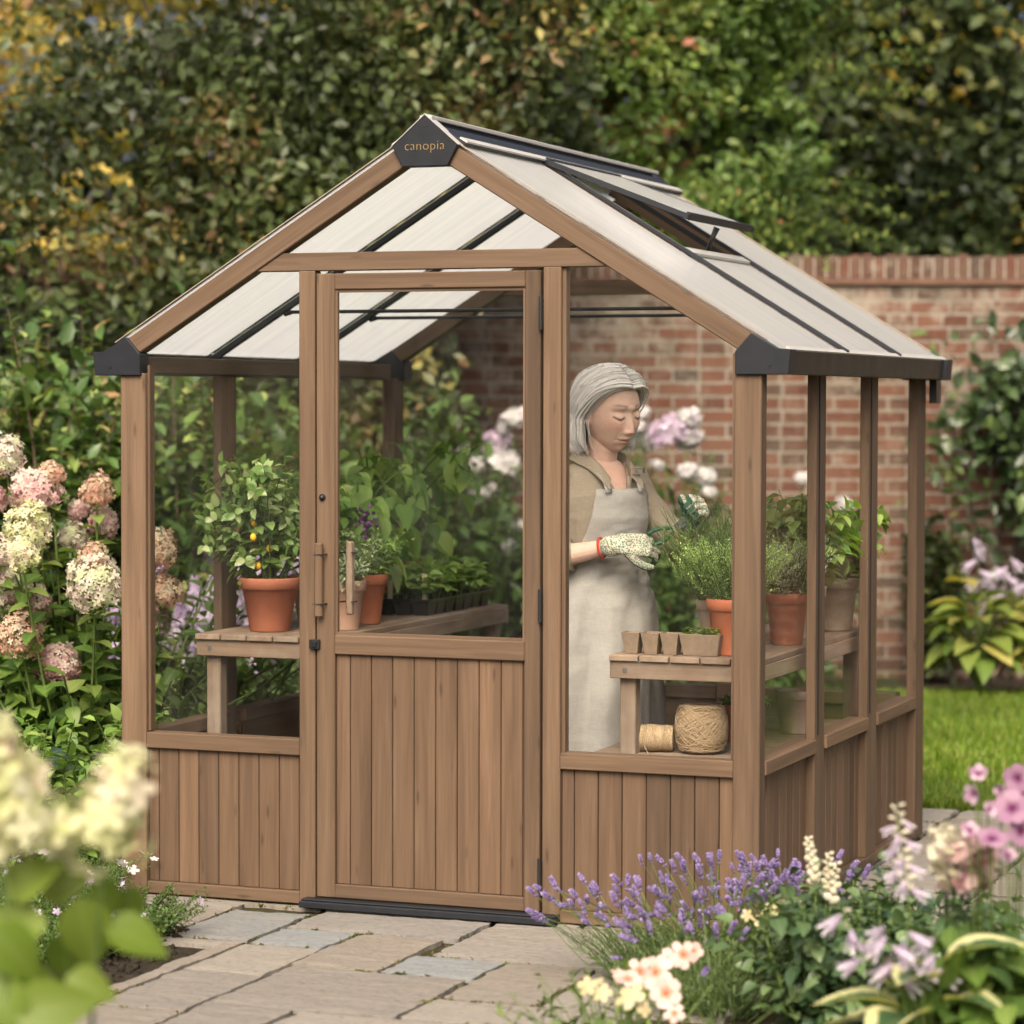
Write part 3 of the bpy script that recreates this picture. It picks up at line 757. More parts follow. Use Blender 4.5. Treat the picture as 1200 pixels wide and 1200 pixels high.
t = NT('coping brick'); luv = t.attr('gc').outputs['Vector']; gx, gy, gz = sep(t, luv); tc = t.n('ShaderNodeTexCoord').outputs['Object']
n1 = t.noise(tc, 14, 5, .7).outputs['Fac']; cc = t.ramp(gx, [(0, (.13, .055, .037)), (.3, (.085, .044, .032)), (.6, (.15, .082, .056)), (.8, (.07, .048, .038)), (1, (.25, .20, .155))])
cc = t.mix(t.ramp(n1, [(.45, (0, 0, 0)), (.7, (.75, .75, .75))]), cc, (.13, .11, .075)); cc = t.mix(t.ramp(t.noise(tc, 7, 4).outputs['Fac'], [(.55, (0, 0, 0)), (.7, (.7, .7, .7))]), cc, (.30, .27, .22))
COPE = t.surf(t.bsdf(cc, .9, .2, 0, t.bump(n1, .8, .02)))
b = MB(); x = -8.0
while x < 9:
    w = .068+random.uniform(-.004, .004); r = rng.random()
    b.box((x, -.012+random.uniform(-.006, .006), 2.263), (x+w-.010, .242, 2.392+random.uniform(-.012, .008))); b.g[-1] = np.tile([r, r, r], (8, 1)); x += w
b.build('coping', COPE, wall, .006)
b = MB(); b.box((-8, .0, 2.2625), (9, .23, 2.378)); b.build('coping_mortar', m_plain('lime mortar', (.34, .30, .24), .95, .1, 0, .3, 20, .5), wall)

# ------------------------------------------------------------------ light
SUN_EL, SUN_AZ = math.radians(45), math.radians(167)    # azimuth: from +Y clockwise
sd = np.array([math.sin(SUN_AZ)*math.cos(SUN_EL), math.cos(SUN_AZ)*math.cos(SUN_EL), math.sin(SUN_EL)])
w = bpy.data.worlds.new('World'); scene.world = w; w.use_nodes = True
nt = w.node_tree; nt.nodes.clear()
sky = nt.nodes.new('ShaderNodeTexSky'); sky.sky_type = 'NISHITA'; sky.sun_disc = False
sky.sun_elevation = SUN_EL; sky.sun_rotation = SUN_AZ; sky.air_density = .45; sky.dust_density = 9.5; sky.ozone_density = .1
bg = nt.nodes.new('ShaderNodeBackground'); bg.inputs[1].default_value = .15
wo = nt.nodes.new('ShaderNodeOutputWorld'); nt.links.new(sky.outputs[0], bg.inputs[0]); nt.links.new(bg.outputs[0], wo.inputs[0])
ld = bpy.data.lights.new('sun', 'SUN'); ld.energy = 1.5; ld.angle = math.radians(40); ld.color = (1.0, .87, .70)
lo = bpy.data.objects.new('sun', ld); COL.objects.link(lo); lo.location = (0, 0, 20)
lo.rotation_euler = Vector(sd).to_track_quat('Z', 'Y').to_euler()
scene.view_settings.view_transform = 'Standard'; scene.view_settings.look = 'None'; scene.view_settings.exposure = 0.85; scene.view_settings.gamma = 1
scene.render.engine = 'CYCLES'
scene.cycles.use_denoising = True
scene.cycles.max_bounces = 8; scene.cycles.diffuse_bounces = 3; scene.cycles.glossy_bounces = 3; scene.cycles.transmission_bounces = 4; scene.cycles.transparent_max_bounces = 24
scene.cycles.caustics_reflective = False; scene.cycles.caustics_refractive = False
# ------------------------------------------------------------------ plant materials
GREENS = lambda *c: [(i/(len(c)-1), x) for i, x in enumerate(c)]
L_HEDGE = m_leaf('hedge leaves', [(0, (0.030, 0.038, 0.018)), (.35, (0.058, 0.083, 0.029)), (.62, (0.093, 0.127, 0.040)), (.80, (0.145, 0.145, 0.059)), (.92, (0.204, 0.120, 0.059)), (1, (0.323, 0.290, 0.085))], .25, .45, .35, 0, noise=.5, nscale=1.1)
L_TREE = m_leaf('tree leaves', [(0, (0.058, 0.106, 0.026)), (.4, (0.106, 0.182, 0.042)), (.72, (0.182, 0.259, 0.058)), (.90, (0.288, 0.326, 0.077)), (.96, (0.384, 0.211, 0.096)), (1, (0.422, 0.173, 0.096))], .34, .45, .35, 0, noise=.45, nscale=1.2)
L_YEW = m_leaf('dark evergreen leaves', [(0, (0.016, 0.028, 0.012)), (.5, (0.035, 0.053, 0.019)), (.85, (0.062, 0.088, 0.028)), (1, (0.125, 0.140, 0.031))], .2, .5, .3, 0, noise=.5, nscale=.8)
L_GLOW = m_leaf('leaves with painted golden backlight', [(0, (.06, .08, .015)), (.35, (.20, .18, .03)), (.7, (.60, .47, .10)), (1, (.80, .68, .30))], .5, .5, .3, 0, noise=.4, nscale=.7)  # backlit glow put into the leaf colour as yellow
L_LAUREL = m_leaf('laurel leaves', [(0, (0.041, 0.083, 0.026)), (.5, (0.086, 0.158, 0.041)), (.82, (0.158, 0.232, 0.060)), (.94, (0.269, 0.329, 0.090)), (1, (0.448, 0.254, 0.135))], .26, .33, .45, .2, noise=.35, nscale=2)
L_NEAR = m_leaf('pale hydrangea leaves', GREENS((0.075, 0.135, 0.015), (0.128, 0.195, 0.022), (0.180, 0.247, 0.038)), .42, .45, .3, .3)
L_HYD = m_leaf('hydrangea leaves', GREENS((0.044, 0.094, 0.018), (0.081, 0.156, 0.027), (0.125, 0.213, 0.037), (0.200, 0.250, 0.062)), .36, .45, .35, .45)
L_PHLOX = m_leaf('border leaves', GREENS((0.033, 0.067, 0.020), (0.067, 0.120, 0.033), (0.113, 0.179, 0.051)), .3, .45, .3, .2)
L_BLUE = m_leaf('blue green hosta leaves', GREENS((.035, .07, .05), (.055, .10, .07)), .2, .4, .4, .3)
L_HOSTA = m_leaf('yellow green hosta leaves', GREENS((0.066, 0.121, 0.022), (0.121, 0.187, 0.033), (0.209, 0.253, 0.055), (0.352, 0.308, 0.088)), .35, .42, .35, .4)
L_VARI = m_leaf('cream edged hosta leaves', GREENS((.05, .11, .045), (.07, .14, .05)), .3, .4, .35, .3, margin=(.58, .57, .28))
L_HERB = m_leaf('herb leaves', GREENS((0.086, 0.185, 0.035), (0.158, 0.290, 0.053), (0.251, 0.396, 0.086), (0.370, 0.488, 0.145)), .38, .42, .35, .4)
L_CHILLI = m_leaf('chilli leaves', GREENS((0.087, 0.174, 0.041), (0.160, 0.276, 0.066), (0.246, 0.377, 0.110), (0.480, 0.567, 0.262)), .34, .35, .45, .35)
L_ROSEM = m_leaf('rosemary needles', GREENS((0.113, 0.193, 0.064), (0.209, 0.306, 0.105), (0.338, 0.451, 0.177)), .25, .5, .3, 0)
L_GREY = m_leaf('grey green needles', GREENS((0.187, 0.245, 0.144), (0.317, 0.389, 0.230), (0.475, 0.547, 0.360)), .25, .55, .25, 0, noise=.2)
L_LIME = m_leaf('pale thyme leaves', GREENS((0.198, 0.324, 0.108), (0.342, 0.486, 0.162), (0.522, 0.648, 0.270)), .3, .55, .25, 0, noise=.25)
L_LAV = m_leaf('lavender needles', GREENS((0.072, 0.120, 0.042), (0.132, 0.198, 0.066), (0.204, 0.276, 0.108)), .3, .5, .25, 0, noise=.25)
L_SHRUB = m_leaf('glossy border shrub leaves', GREENS((0.027, 0.062, 0.027), (0.056, 0.106, 0.044), (0.100, 0.163, 0.062), (0.163, 0.237, 0.100)), .24, .32, .5, .25)
L_LIVE = m_leaf('fresh bedding leaves', GREENS((.06, .12, .02), (.11, .19, .03), (.17, .25, .05)), .38, .42, .35, .3)
L_THYME = m_leaf('thyme mat leaves', GREENS((.04, .08, .02), (.08, .14, .035), (.14, .21, .06)), .3, .45, .3, 0)
STEM_G = m_leaf('green stems', GREENS((.08, .13, .03), (.13, .19, .05)), .15, .5, .3, 0)
STEM_W = m_leaf('woody stems', GREENS((.06, .04, .025), (.11, .08, .05)), 0, .8, .2, 0)
BARK = m_plain('tree bark', (.05, .04, .03), .9, .2, 0, .4, 8, .8)
P_PINK = m_petal('pink hydrangea florets', [(0, (.48, .25, .25)), (.4, (.58, .38, .35)), (.75, (.66, .52, .45)), (1, (.70, .64, .52))])
P_CREAM = m_petal('cream hydrangea florets', [(0, (.56, .39, .36)), (.3, (.62, .51, .43)), (.7, (.66, .62, .49)), (1, (.56, .60, .35))])
P_PEACH = m_petal('peach hydrangea florets', [(0, (.46, .24, .16)), (.4, (.56, .36, .25)), (.8, (.62, .48, .34)), (1, (.64, .57, .41))])
P_LIME = m_petal('lime cream hydrangea florets', [(0, (.42, .47, .18)), (.4, (.58, .58, .31)), (.8, (.68, .67, .47)), (1, (.68, .54, .43))])
P_WHITE = m_petal('white phlox florets', [(0, (.58, .49, .56)), (.35, (.64, .60, .60)), (1, (.70, .70, .66))])
P_LILAC = m_petal('lilac florets', [(0, (.36, .26, .42)), (.5, (.50, .40, .55)), (1, (.66, .58, .68))])
P_LAV = m_petal('lavender florets', [(0, (.12, .085, .19)), (.4, (.21, .155, .33)), (.8, (.31, .245, .44)), (1, (.44, .37, .54))], trans=.2)
P_BELL = m_petal('pale lilac bells', [(0, (.44, .35, .47)), (.5, (.53, .45, .55)), (1, (.62, .56, .62))], edge=(.68, .64, .68))
P_MALLOW = m_petal('mauve mallow petals', [(0, (.30, .16, .25)), (.5, (.40, .25, .33)), (1, (.56, .42, .48))], center=(.14, .02, .09))
P_ROSE = m_petal('shell pink petals', [(0, (.50, .22, .24)), (.5, (.60, .37, .36)), (1, (.68, .56, .51))])
P_PRIM = m_petal('pale pink viola petals', [(0, (.60, .38, .33)), (.5, (.66, .48, .42)), (1, (.70, .58, .50))], center=(.50, .20, .10))
P_CRM = m_petal('cream petals', [(0, (.58, .50, .27)), (1, (.68, .62, .42))])
P_BUD = m_petal('cream buds', [(0, (.52, .49, .33)), (1, (.66, .62, .49))])
FRUIT = m_plain('yellow chilli fruit', (.72, .42, .02), .25, .5, 0, .1)
# ------------------------------------------------------------------ trees, hedges, shrubs
def mass(nb, n, fn, tpl, size, dens=None, upb=.3, crand=(.6, 1.3), outdir=None, shift=None):
    """n leaves scattered through a volume fn(n)->points, thinned by a noise field so clumps and gaps show"""
    P = fn(n)
    if dens is not None: P = P[rng.random(len(P)) < dens(P)]
    k = len(P); d = randdir(k)
    if outdir is not None: d = unit(d+outdir(P)*.8)
    d[:, 2] -= .25
    nn = unit(randdir(k)*.8+np.array([0, 0, upb])+(0 if outdir is None else outdir(P)*.5))
    r = np.clip(crand[0]*rng.random(k)+crand[1]*(vnoise(P, 1.7, 21)-.35)+(0 if shift is None else shift(P)), 0, 1)
    inst(nb, tpl, P, frames(d, nn), size*(.65+.6*rng.random(k)), r)
    return P
def to_world(l, d, z):
    return np.stack([CAM[0]+A2[0]*l+B2[0]*d, CAM[1]+A2[1]*l+B2[1]*d, z], 1)
TOCAM = np.array([-B2[0], -B2[1], .25])
def slab_fn(l0, l1, d0, d1, z0, z1):
    return lambda n: to_world(rng.uniform(l0, l1, n), rng.uniform(d0, d1, n), rng.uniform(z0, z1, n))
def lat_of(P): r = P[:, :2]-CAM[:2]; return r@A2, r@B2
def branches(nb, base, tips, r0, r1=.006, mid=.35):
    P = []
    for t in tips:
        b = np.array(base, float); t = np.array(t, float); m = b*(1-mid)+t*mid; m[2] = b[2]+(t[2]-b[2])*(mid+.2)
        s = np.linspace(0, 1, 8)[:, None]; P.append((1-s)**2*b+2*s*(1-s)*m+s*s*t+rng.normal(size=(8, 3))*.02)
    tubes(nb, np.array(P), r0, r1, 6)
def tree(name, label, cat, base, leafm, fill, trunk_r=.12, tips=None, group=None, trunk_h=2.0):
    b = np.array(base); t = thing(name, label, cat, tuple(b), 0, group)
    nb = NB(); fill(nb)
    for V in nb.V: V -= b.astype('f')
    nb.build('crown', leafm, t)
    nb = NB(); tr = np.linspace(0, 1, 8)[:, None]*np.array([0.05, 0, trunk_h])+rng.normal(size=(8, 3))*.015; tr[0] = 0, 0, -.1
    tubes(nb, tr[None], trunk_r, trunk_r*.6, 10)
    if tips is not None: branches(nb, (0.05, 0, trunk_h*.9), [np.array(q)-b for q in tips], trunk_r*.45)
    nb.build('trunk', BARK, t); return t

# tall hornbeam hedge on the left, in front of and over the wall
def hedge_fill(nb):
    def dens(P):
        l, d = lat_of(P); z = P[:, 2]
        edge = np.where(z > 2.30, .28, -.44)+.28*(vnoise(P, 1.4, 2)-.5)
        top = 1/(1+np.exp(-(edge-l)*24))
        n = vnoise(P, 2.3, 5)*.6+vnoise(P, 5.5, 6)*.4
        # thinner towards the upper left, where the glow-painted leaves behind show through
        thin = np.clip((z-3.05)*1.1+(-l-2.2)*1.0, 0, 1)+np.clip((z-3.2)*2.2+(-l-2.45)*2.6, 0, 1)
        th2 = np.exp(-((l+2.15)**2/.05+(z-2.75)**2/.16))*.7+np.exp(-((l+2.4)**2/.10+(z-2.28)**2/.04))*.55+np.exp(-((l+1.9)**2/.3+(z-3.75)**2/.05))*.5+np.exp(-((l+.9)**2/.4+(z-3.72)**2/.02))*.45
        t = np.clip(thin+th2, 0, 1)
        return top*np.clip((1.25-1.1*t-(.5-n)*(1.2+6.0*t)), 0.0, 1)*(1-.55*t)
    mass(nb, 105000, slab_fn(-3.6, .9, 14.3, 15.4, 0.0, 5.2), LEAF1, .086, dens, outdir=lambda P: TOCAM, shift=lambda P: .22*np.clip((lat_of(P)[0]+1.5)*1.2, 0, 1)-.08)
    # unseen hedge stretch added past the left of frame to block a low sun
    mass(nb, 40000, slab_fn(-11.0, -3.5, 14.3, 15.4, 0.0, 5.4), LEAF1, .15, None, outdir=lambda P: TOCAM)
hc = gp(-1.5, 14.9)
tree('hornbeam_hedge', 'tall dark hornbeam hedge with bronze and green leaves behind the left of the greenhouse', 'hedge', hc, L_HEDGE, hedge_fill, .06, [gp(l, 15.1, z) for l, z in ((-2.8, 3.2), (-2.2, 4.2), (-1.6, 4.4), (-1, 4.3), (-.5, 4.4), (0, 3.9), (-2.4, 2.4))])
# broad light green tree over the wall
def t1_fill(nb):
    C = [(-.3, 17.0, 3.9, .9), (.45, 17.0, 3.5, 1.0), (1.05, 17.2, 3.9, .85), (.7, 17.3, 4.6, 1.0), (1.3, 16.8, 2.9, .6), (.3, 17.4, 2.7, .8), (1.55, 16.9, 4.15, .55), (-.4, 17.6, 4.9, .9), (1.0, 16.9, 2.4, .5), (-.2, 17.3, 3.0, .6)]
    for l, d, z, r in C:
        n = int(7500*r*r); q = randdir(n)*(r*(.35+.65*rng.random(n)**.5))[:, None]
        q *= np.array([1, .7, .95]); P = gp(l, d, z)+q
        P = P[(vnoise(P, 3.2, 9)*.6+vnoise(P, 7, 3)*.4) > .36+.1*rng.random(len(P))]
        k = len(P); out = unit(P-gp(l, d, z)+np.array([0, 0, .2])); dd = unit(randdir(k)+out*.7-np.array([0, 0, .3]))
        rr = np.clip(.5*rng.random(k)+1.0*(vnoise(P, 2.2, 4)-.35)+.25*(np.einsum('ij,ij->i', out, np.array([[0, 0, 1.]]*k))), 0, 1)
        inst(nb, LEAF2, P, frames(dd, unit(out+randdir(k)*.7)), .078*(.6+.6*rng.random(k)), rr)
    # free sprays reaching out
    for (l, d, z), (l2, d2, z2) in (((1.5, 16.8, 3.2), (2.32, 16.5, 3.62)), ((1.3, 16.6, 2.55), (2.25, 16.3, 2.72)), ((1.2, 16.6, 2.5), (1.98, 16.4, 2.95)), ((1.4, 16.7, 3.6), (1.95, 16.5, 4.05)), ((1.2, 16.5, 2.5), (1.75, 16.2, 2.45)), ((.6, 16.4, 2.6), (1.5, 16.1, 2.6)), ((1.6, 16.8, 4.2), (1.9, 16.6, 4.5))):
        a, b = gp(l, d, z), gp(l2, d2, z2)
        for k in range(7):
            j = rng.normal(size=3)*.10; s = np.linspace(0, 1, 7)[:, None]
            P = (a+j)*(1-s)+(b+j*1.5-np.array([0, 0, .05*k]))*s+np.array([0, 0, .12])*np.sin(PI*s)
            tubes(nb, P[None], .006, .002, 3, [.1]); leaves_on(nb, P[None], 26, .1, LEAF2, .075, 1, .4, taper=.3, rand=np.clip(rng.normal(.72, .12, 26), 0, 1))
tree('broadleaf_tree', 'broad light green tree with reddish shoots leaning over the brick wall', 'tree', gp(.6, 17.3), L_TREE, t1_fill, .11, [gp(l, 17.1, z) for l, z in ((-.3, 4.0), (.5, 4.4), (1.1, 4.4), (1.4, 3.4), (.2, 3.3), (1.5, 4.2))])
# dark evergreens on the right, behind the wall
def yew_fill(l0, l1, d0, zt, n, hole):
    def f(nb):
        def dens(P):
            l, d = lat_of(P); z = P[:, 2]
            nz = vnoise(P, 1.3, 31)*.55+vnoise(P, 3.6, 32)*.45
            h = sum(np.exp(-((l-a)**2/r+(z-b)**2/r2))*g for a, b, r, r2, g in hole)
            return np.clip(1.15-(.52-nz)*3.4-h*1.3, 0, 1)
        mass(nb, n, slab_fn(l0, l1, d0, d0+1.6, .6, zt), LEAF1, .13, dens, outdir=lambda P: TOCAM)
    return f
tree('evergreen_tree', 'dark evergreen tree behind the brick wall at the right edge', 'tree', gp(3.1, 20.0), L_YEW, yew_fill(1.9, 5.0, 19.2, 6.2, 44000, [(3.0, 3.7, .10, .16, .55), (3.75, 4.2, .10, .10, .9), (2.55, 3.95, .03, .03, .7), (3.9, 2.9, .18, .25, .5)]), .16, [gp(l, 20, z) for l, z in ((2.4, 4), (3, 5), (3.7, 4.6), (4.3, 4))])
tree('evergreen_tree', 'dark evergreen tree behind the middle of the roof ridge', 'tree', gp(1.2, 20.5), L_YEW, yew_fill(-1.6, 2.1, 20.0, 6.4, 44000, [(1.95, 4.2, .02, .03, .6)]), .16, [gp(l, 20.6, z) for l, z in ((.6, 4), (1.2, 5), (1.7, 4.6))])
# far trees filling the gaps, warm backlight painted into their leaf colour
def glow_fill(l0, l1, d0, z0, z1, n, thr):
    def f(nb):
        def dens(P):
            nz = vnoise(P, .9, 41)*.5+vnoise(P, 2.4, 42)*.5
            return np.clip((nz-thr)*5, 0, 1)
        mass(nb, n, slab_fn(l0, l1, d0, d0+2, z0, z1), LEAF1, .17, dens)
    return f
tree('glow_painted_tree', 'tree with golden backlight painted into its leaves behind the gaps of the left hedge', 'tree', gp(-5.2, 25.5), L_GLOW, glow_fill(-7.5, -.5, 25, .5, 7.5, 34000, .18), .16, [gp(l, 25.6, z) for l, z in ((-6, 5), (-5, 5), (-4, 4.6))])
tree('glow_painted_tree', 'tree with golden backlight painted into its leaves between the evergreens at the far right', 'tree', gp(5.0, 25.5), L_GLOW, glow_fill(1.2, 8.2, 25, .5, 7.5, 34000, .18), .16, [gp(l, 25.6, z) for l, z in ((4.2, 5), (5, 5), (5.8, 4.6))])

def shrub(name, label, cat, base, leafm, n, size, rad, h, tpl=LEAF2, group=None, nst=24, per=None, curve=.2, stemm=None, droop=.3, z0=.15, rn=None, lean=(0, 0)):
    """a leafy bush: stems from the base, each clothed in leaves"""
    t = thing(name, label, cat, tuple(base), 0, group)
    P = stems(nst, (0, 0, 0), rad*.35, h, rad, curve, .35, 7, lean)
    nb = NB(); tubes(nb, P, .006+.004*h, .002, 4); nb.build('stem', stemm or STEM_W, t)
    nb = NB(); per = per or max(4, n//nst)
    leaves_on(nb, P, per, z0, tpl, size, 1.0, .35, rand=None)
    # side shoots fill the body
    m = n//2; tt = rng.uniform(z0, .95, (nst, max(1, m//nst))); pos, tan = along(P, tt)
    pos = pos.reshape(-1, 3)+rng.normal(size=(pos.size//3, 3))*np.array([rad, rad, h*.5])*.16
    pos[:, 2] = np.maximum(pos[:, 2], .02)
    out = unit(pos*np.array([1, 1, .4])+1e-3); k = len(pos)
    inst(nb, tpl, pos, frames(unit(out+randdir(k)*.8-np.array([0, 0, droop])), unit(out*.5+np.array([0, 0, .7])+randdir(k)*.5)), size*(.6+.6*rng.random(k)))
    nb.build('foliage', leafm, t)
    return t, P
# laurel at the left edge
for (l, d, h, rad, lab) in ((-2.02, 11.9, 2.10, .42, 'glossy laurel shrub at the left edge in front of the hedge'), (-1.50, 12.3, 1.95, .40, 'glossy laurel shrub nearest the left eave of the greenhouse'), (-2.5, 12.6, 1.9, .45, 'glossy laurel shrub cut by the left edge of the photo')):
    shrub('laurel_shrub', lab, 'shrub', gp(l, d), L_LAUREL, 3400, .105, rad, h, LEAF2, 'laurel shrubs along the hedge', 46, curve=.1)
for (l, d, h, rad, lab) in ((-1.05, 13.6, 1.75, .45, 'dim green shrub seen through the front left pane'), (-.62, 13.9, 1.7, .45, 'dim green shrub behind the left side of the door glass'), (-1.5, 13.3, 1.6, .45, 'dim green shrub just behind the left corner post')):
    shrub('border_shrub', lab, 'shrub', gp(l, d), L_PHLOX, 2400, .10, rad, h, LEAF2, 'dim shrubs behind the greenhouse', 36, curve=.1)

def head(n, rx, rz, tpl, fsize, cone=0.0, jit=.10):
    """a ball or cone of florets; returns a mesh builder"""
    nb = NB(); k = np.arange(n)+.5; ph = np.arccos(1-1.72*k/n); th = PI*(1+5**.5)*k
    q = np.stack([np.cos(th)*np.sin(ph), np.sin(th)*np.sin(ph), np.cos(ph)], 1)
    out = q.copy(); r = 1+rng.normal(size=n)*jit
    P = q*r[:, None]; taper = 1-cone*(P[:, 2]*.5+.5)
    P = P*np.stack([rx*taper, rx*taper, np.full(n, rz)], 1)
    lump = (vnoise(P/rx, 2.2, int(rng.integers(99)))-.5)*.35*rx; P += out*lump[:, None]
    nn = unit(out+rng.normal(size=(n, 3))*.38)
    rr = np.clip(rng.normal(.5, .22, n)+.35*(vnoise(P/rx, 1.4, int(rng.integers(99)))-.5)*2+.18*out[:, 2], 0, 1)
    inst(nb, tpl, P, frames(unit(np.cross(nn, randdir(n))), nn), fsize*(.75+.5*rng.random(n)), rr)
    return nb
HEADS = {}
for nm, mt in (('pink', P_PINK), ('cream', P_CREAM), ('peach', P_PEACH), ('lime', P_LIME)):
    HEADS[nm] = []
    for v in range(2):
        me = head(260, .5, .46 if v else .56, FLORET4, .082, .25*v+.1).mesh('flower_head'); me.materials.append(mt); HEADS[nm].append(me)
def hyd(name, label, dist, spec, base, leafn, leafsz, mat=L_HYD, hz_off=0):
    t = thing(name, label, 'hydrangea', tuple(base))
    nbs = NB(); nbl = NB(); b = np.array(base)
    for i, (px, py, sz, c) in enumerate(spec):
        d = dist+rng.uniform(-.18, .18)-(.36 if py > 640 and px < 150 else .12); l = (px-600)/3293*d; z = CAM[2]+(470-py)/3293*d+.0
        q = gp(l, d, z)-b; s = sz/3293*d*1.16
        me = HEADS[c][i % 2]; o = link('flower_head', me, None, t); o.location = q
        o.rotation_euler = (rng.uniform(-.5, .5), rng.uniform(-.5, .5), rng.uniform(0, 6)); o.scale = (s, s, s*rng.uniform(.9, 1.1))
        rootp = np.array([q[0]*.35+rng.normal()*.06, q[1]*.35+rng.normal()*.06, .0])
        u = np.linspace(0, 1, 8)[:, None]; m = np.array([q[0]*.8, q[1]*.8, q[2]*.55])
        P = (1-u)**2*rootp+2*u*(1-u)*m+u*u*q
        tubes(nbs, P[None], .006, .004, 5); leaves_on(nbl, P[None], 12, .35, OVATE, leafsz, 1, .25, t1=.97)
    return t, nbs, nbl
spec = [(6, 537, 40, 'cream'), (42, 578, 56, 'pink'), (113, 578, 32, 'peach'), (121, 614, 34, 'pink'), (32, 620, 50, 'lime'), (92, 600, 26, 'pink'), (84, 630, 30, 'cream'), (25, 652, 38, 'lime'), (110, 686, 56, 'cream'), (32, 708, 54, 'pink'), (22, 748, 46, 'peach'), (67, 781, 52, 'pink'), (182, 648, 42, 'peach'), (190, 695, 46, 'peach'), (2, 690, 44, 'cream'), (182, 735, 30, 'cream'), (108, 655, 28, 'peach'), (-18, 590, 50, 'pink'), (-12, 650, 40, 'cream'), (60, 556, 30, 'peach')]
hb = gp(-1.42, 9.75)
t, nbs, nbl = hyd('hydrangea_bush', 'hydrangea bush with pink, peach and cream heads beside the left corner post', 9.55, spec, hb, 0, .125)
P = stems(70, (0, 0, 0), .22, 1.16, .58, .25, .45, 7); tubes(nbs, P, .007, .004, 4); leaves_on(nbl, P, 16, .22, OVATE, .125, 1, .25)
for V in nbl.V:   # keep the bush outside the glass
    lim = -.02-hb[0]; V[:, 0] = np.where(V[:, 0] > lim, lim-(V[:, 0]-lim)*.5, V[:, 0])
nbs.build('stem', STEM_G, t); nbl.build('foliage', L_HYD, t)

# white phlox in the border under the wall
def umbel(n, r, tpl, fs): return head(n, r, r*.75, tpl, fs, 0, .08)
WH = []
for v in range(2):
    me = umbel(60, .5, FLORET5, .26).mesh('flower_head'); me.materials.append(P_WHITE); WH.append(me)
LH = me = umbel(60, .5, FLORET5, .26).mesh('flower_head'); me.materials.append(m_petal('pale lilac phlox florets', [(0, (.62, .46, .62)), (1, (.82, .72, .80))])); LH = me
def phlox(label, l, d, spec, h, rad, group='white phlox under the brick wall'):
    t, P = shrub('phlox_plant', label, 'flowering plant', gp(l, d), L_PHLOX, 2000, .11, rad, h, LEAFL, group, 34, stemm=STEM_G)
    b = gp(l, d)
    nb = NB()
    for px, py, sz, c in spec:
        dd = d-.25+rng.uniform(-.1, .1); q = gp((px-600)/3293*dd, dd, CAM[2]+(470-py)/3293*dd)-b; s = sz/3293*dd*.92
        o = link('flower_head', LH if c else WH[int(rng.integers(2))], None, t); o.location = q; o.scale = (s, s, s); o.rotation_euler = (rng.uniform(-.6, .6), rng.uniform(-.6, .6), 0)
        u = np.linspace(0, 1, 6)[:, None]; tubes(nb, ((1-u)*np.array([q[0]*.5, q[1]*.5, .2])+u*q)[None], .006, .004, 4)
    nb.build('flower_stem', STEM_G, t)
phlox('tall phlox with lilac white heads seen through the door glass', -.28, 14.9, [(540, 534, 22, 1), (554, 545, 24, 0), (582, 518, 30, 1), (592, 541, 30, 0), (605, 490, 28, 0), (540, 573, 30, 1), (573, 576, 20, 0), (606, 615, 16, 0), (597, 640, 16, 0), (590, 502, 14, 0), (553, 585, 18, 0), (520, 548, 14, 0), (566, 610, 12, 0)], 1.42, .42)
phlox('phlox with white heads behind the woman and the rosemary', .75, 14.95, [(781, 505, 36, 1), (756, 514, 24, 0), (808, 513, 26, 0), (805, 490, 26, 0), (752, 484, 18, 0), (770, 544, 14, 0), (806, 552, 22, 0), (827, 558, 22, 0), (748, 500, 16, 0), (832, 575, 14, 0)], 1.40, .46)
phlox('leafy phlox hidden behind the door hinge post', .2, 15.0, [(640, 505, 20, 0), (668, 520, 18, 0)], 1.30, .45)
phlox('phlox with few white heads behind the corner post at right', 1.45, 15.1, [(975, 620, 22, 0), (990, 590, 18, 0), (940, 560, 16, 0)], 1.0, .42)
# lilac catmint along the left side wall
SPK = []
for v in range(2):
    nb = NB(); n = 70; tt = rng.random(n); a = rng.uniform(0, 6.28, n); r = (.11*(1-tt)+.03)
    inst(nb, FLORET4, np.stack([np.cos(a)*r, np.sin(a)*r, tt], 1), frames(randdir(n), unit(np.stack([np.cos(a), np.sin(a), .5+0*a], 1))), .10*(.7+.6*rng.random(n)))
    me = nb.mesh('flower_spike'); me.materials.append(P_LILAC); SPK.append(me)
def catmint(label, l, d, n, h, rad):
    t, P = shrub('catmint_plant', label, 'flowering plant', gp(l, d), L_LAV, 1800, .05, rad, h*.8, LEAF2, 'lilac catmint along the left side of the greenhouse', 40, stemm=STEM_G)
    S = stems(n, (0, 0, 0), rad*.5, h, rad*1.1, .2, .45, 6); nb = NB(); tubes(nb, S, .004, .002, 4); nb.build('flower_stem', STEM_G, t)
    for i in range(n):
        o = link('flower_spike', SPK[i % 2], None, t); o.location = S[i, -1]-np.array([0, 0, .03]); s = rng.uniform(.12, .19); o.scale = (s, s, s); o.rotation_euler = (rng.normal()*.2, rng.normal()*.2, rng.uniform(0, 6))
for l, d, n, lab in ((-1.22, 11.4, 26, 'catmint with lilac spikes lowest in the front left pane'), (-1.0, 11.9, 24, 'catmint with lilac spikes behind the left bench leg'), (-.85, 12.5, 20, 'catmint with lilac spikes furthest along the left side'), (-1.2, 12.3, 24, 'catmint with lilac spikes just left of the terracotta pot')):
    catmint(lab, l, d, n, .86, .27)
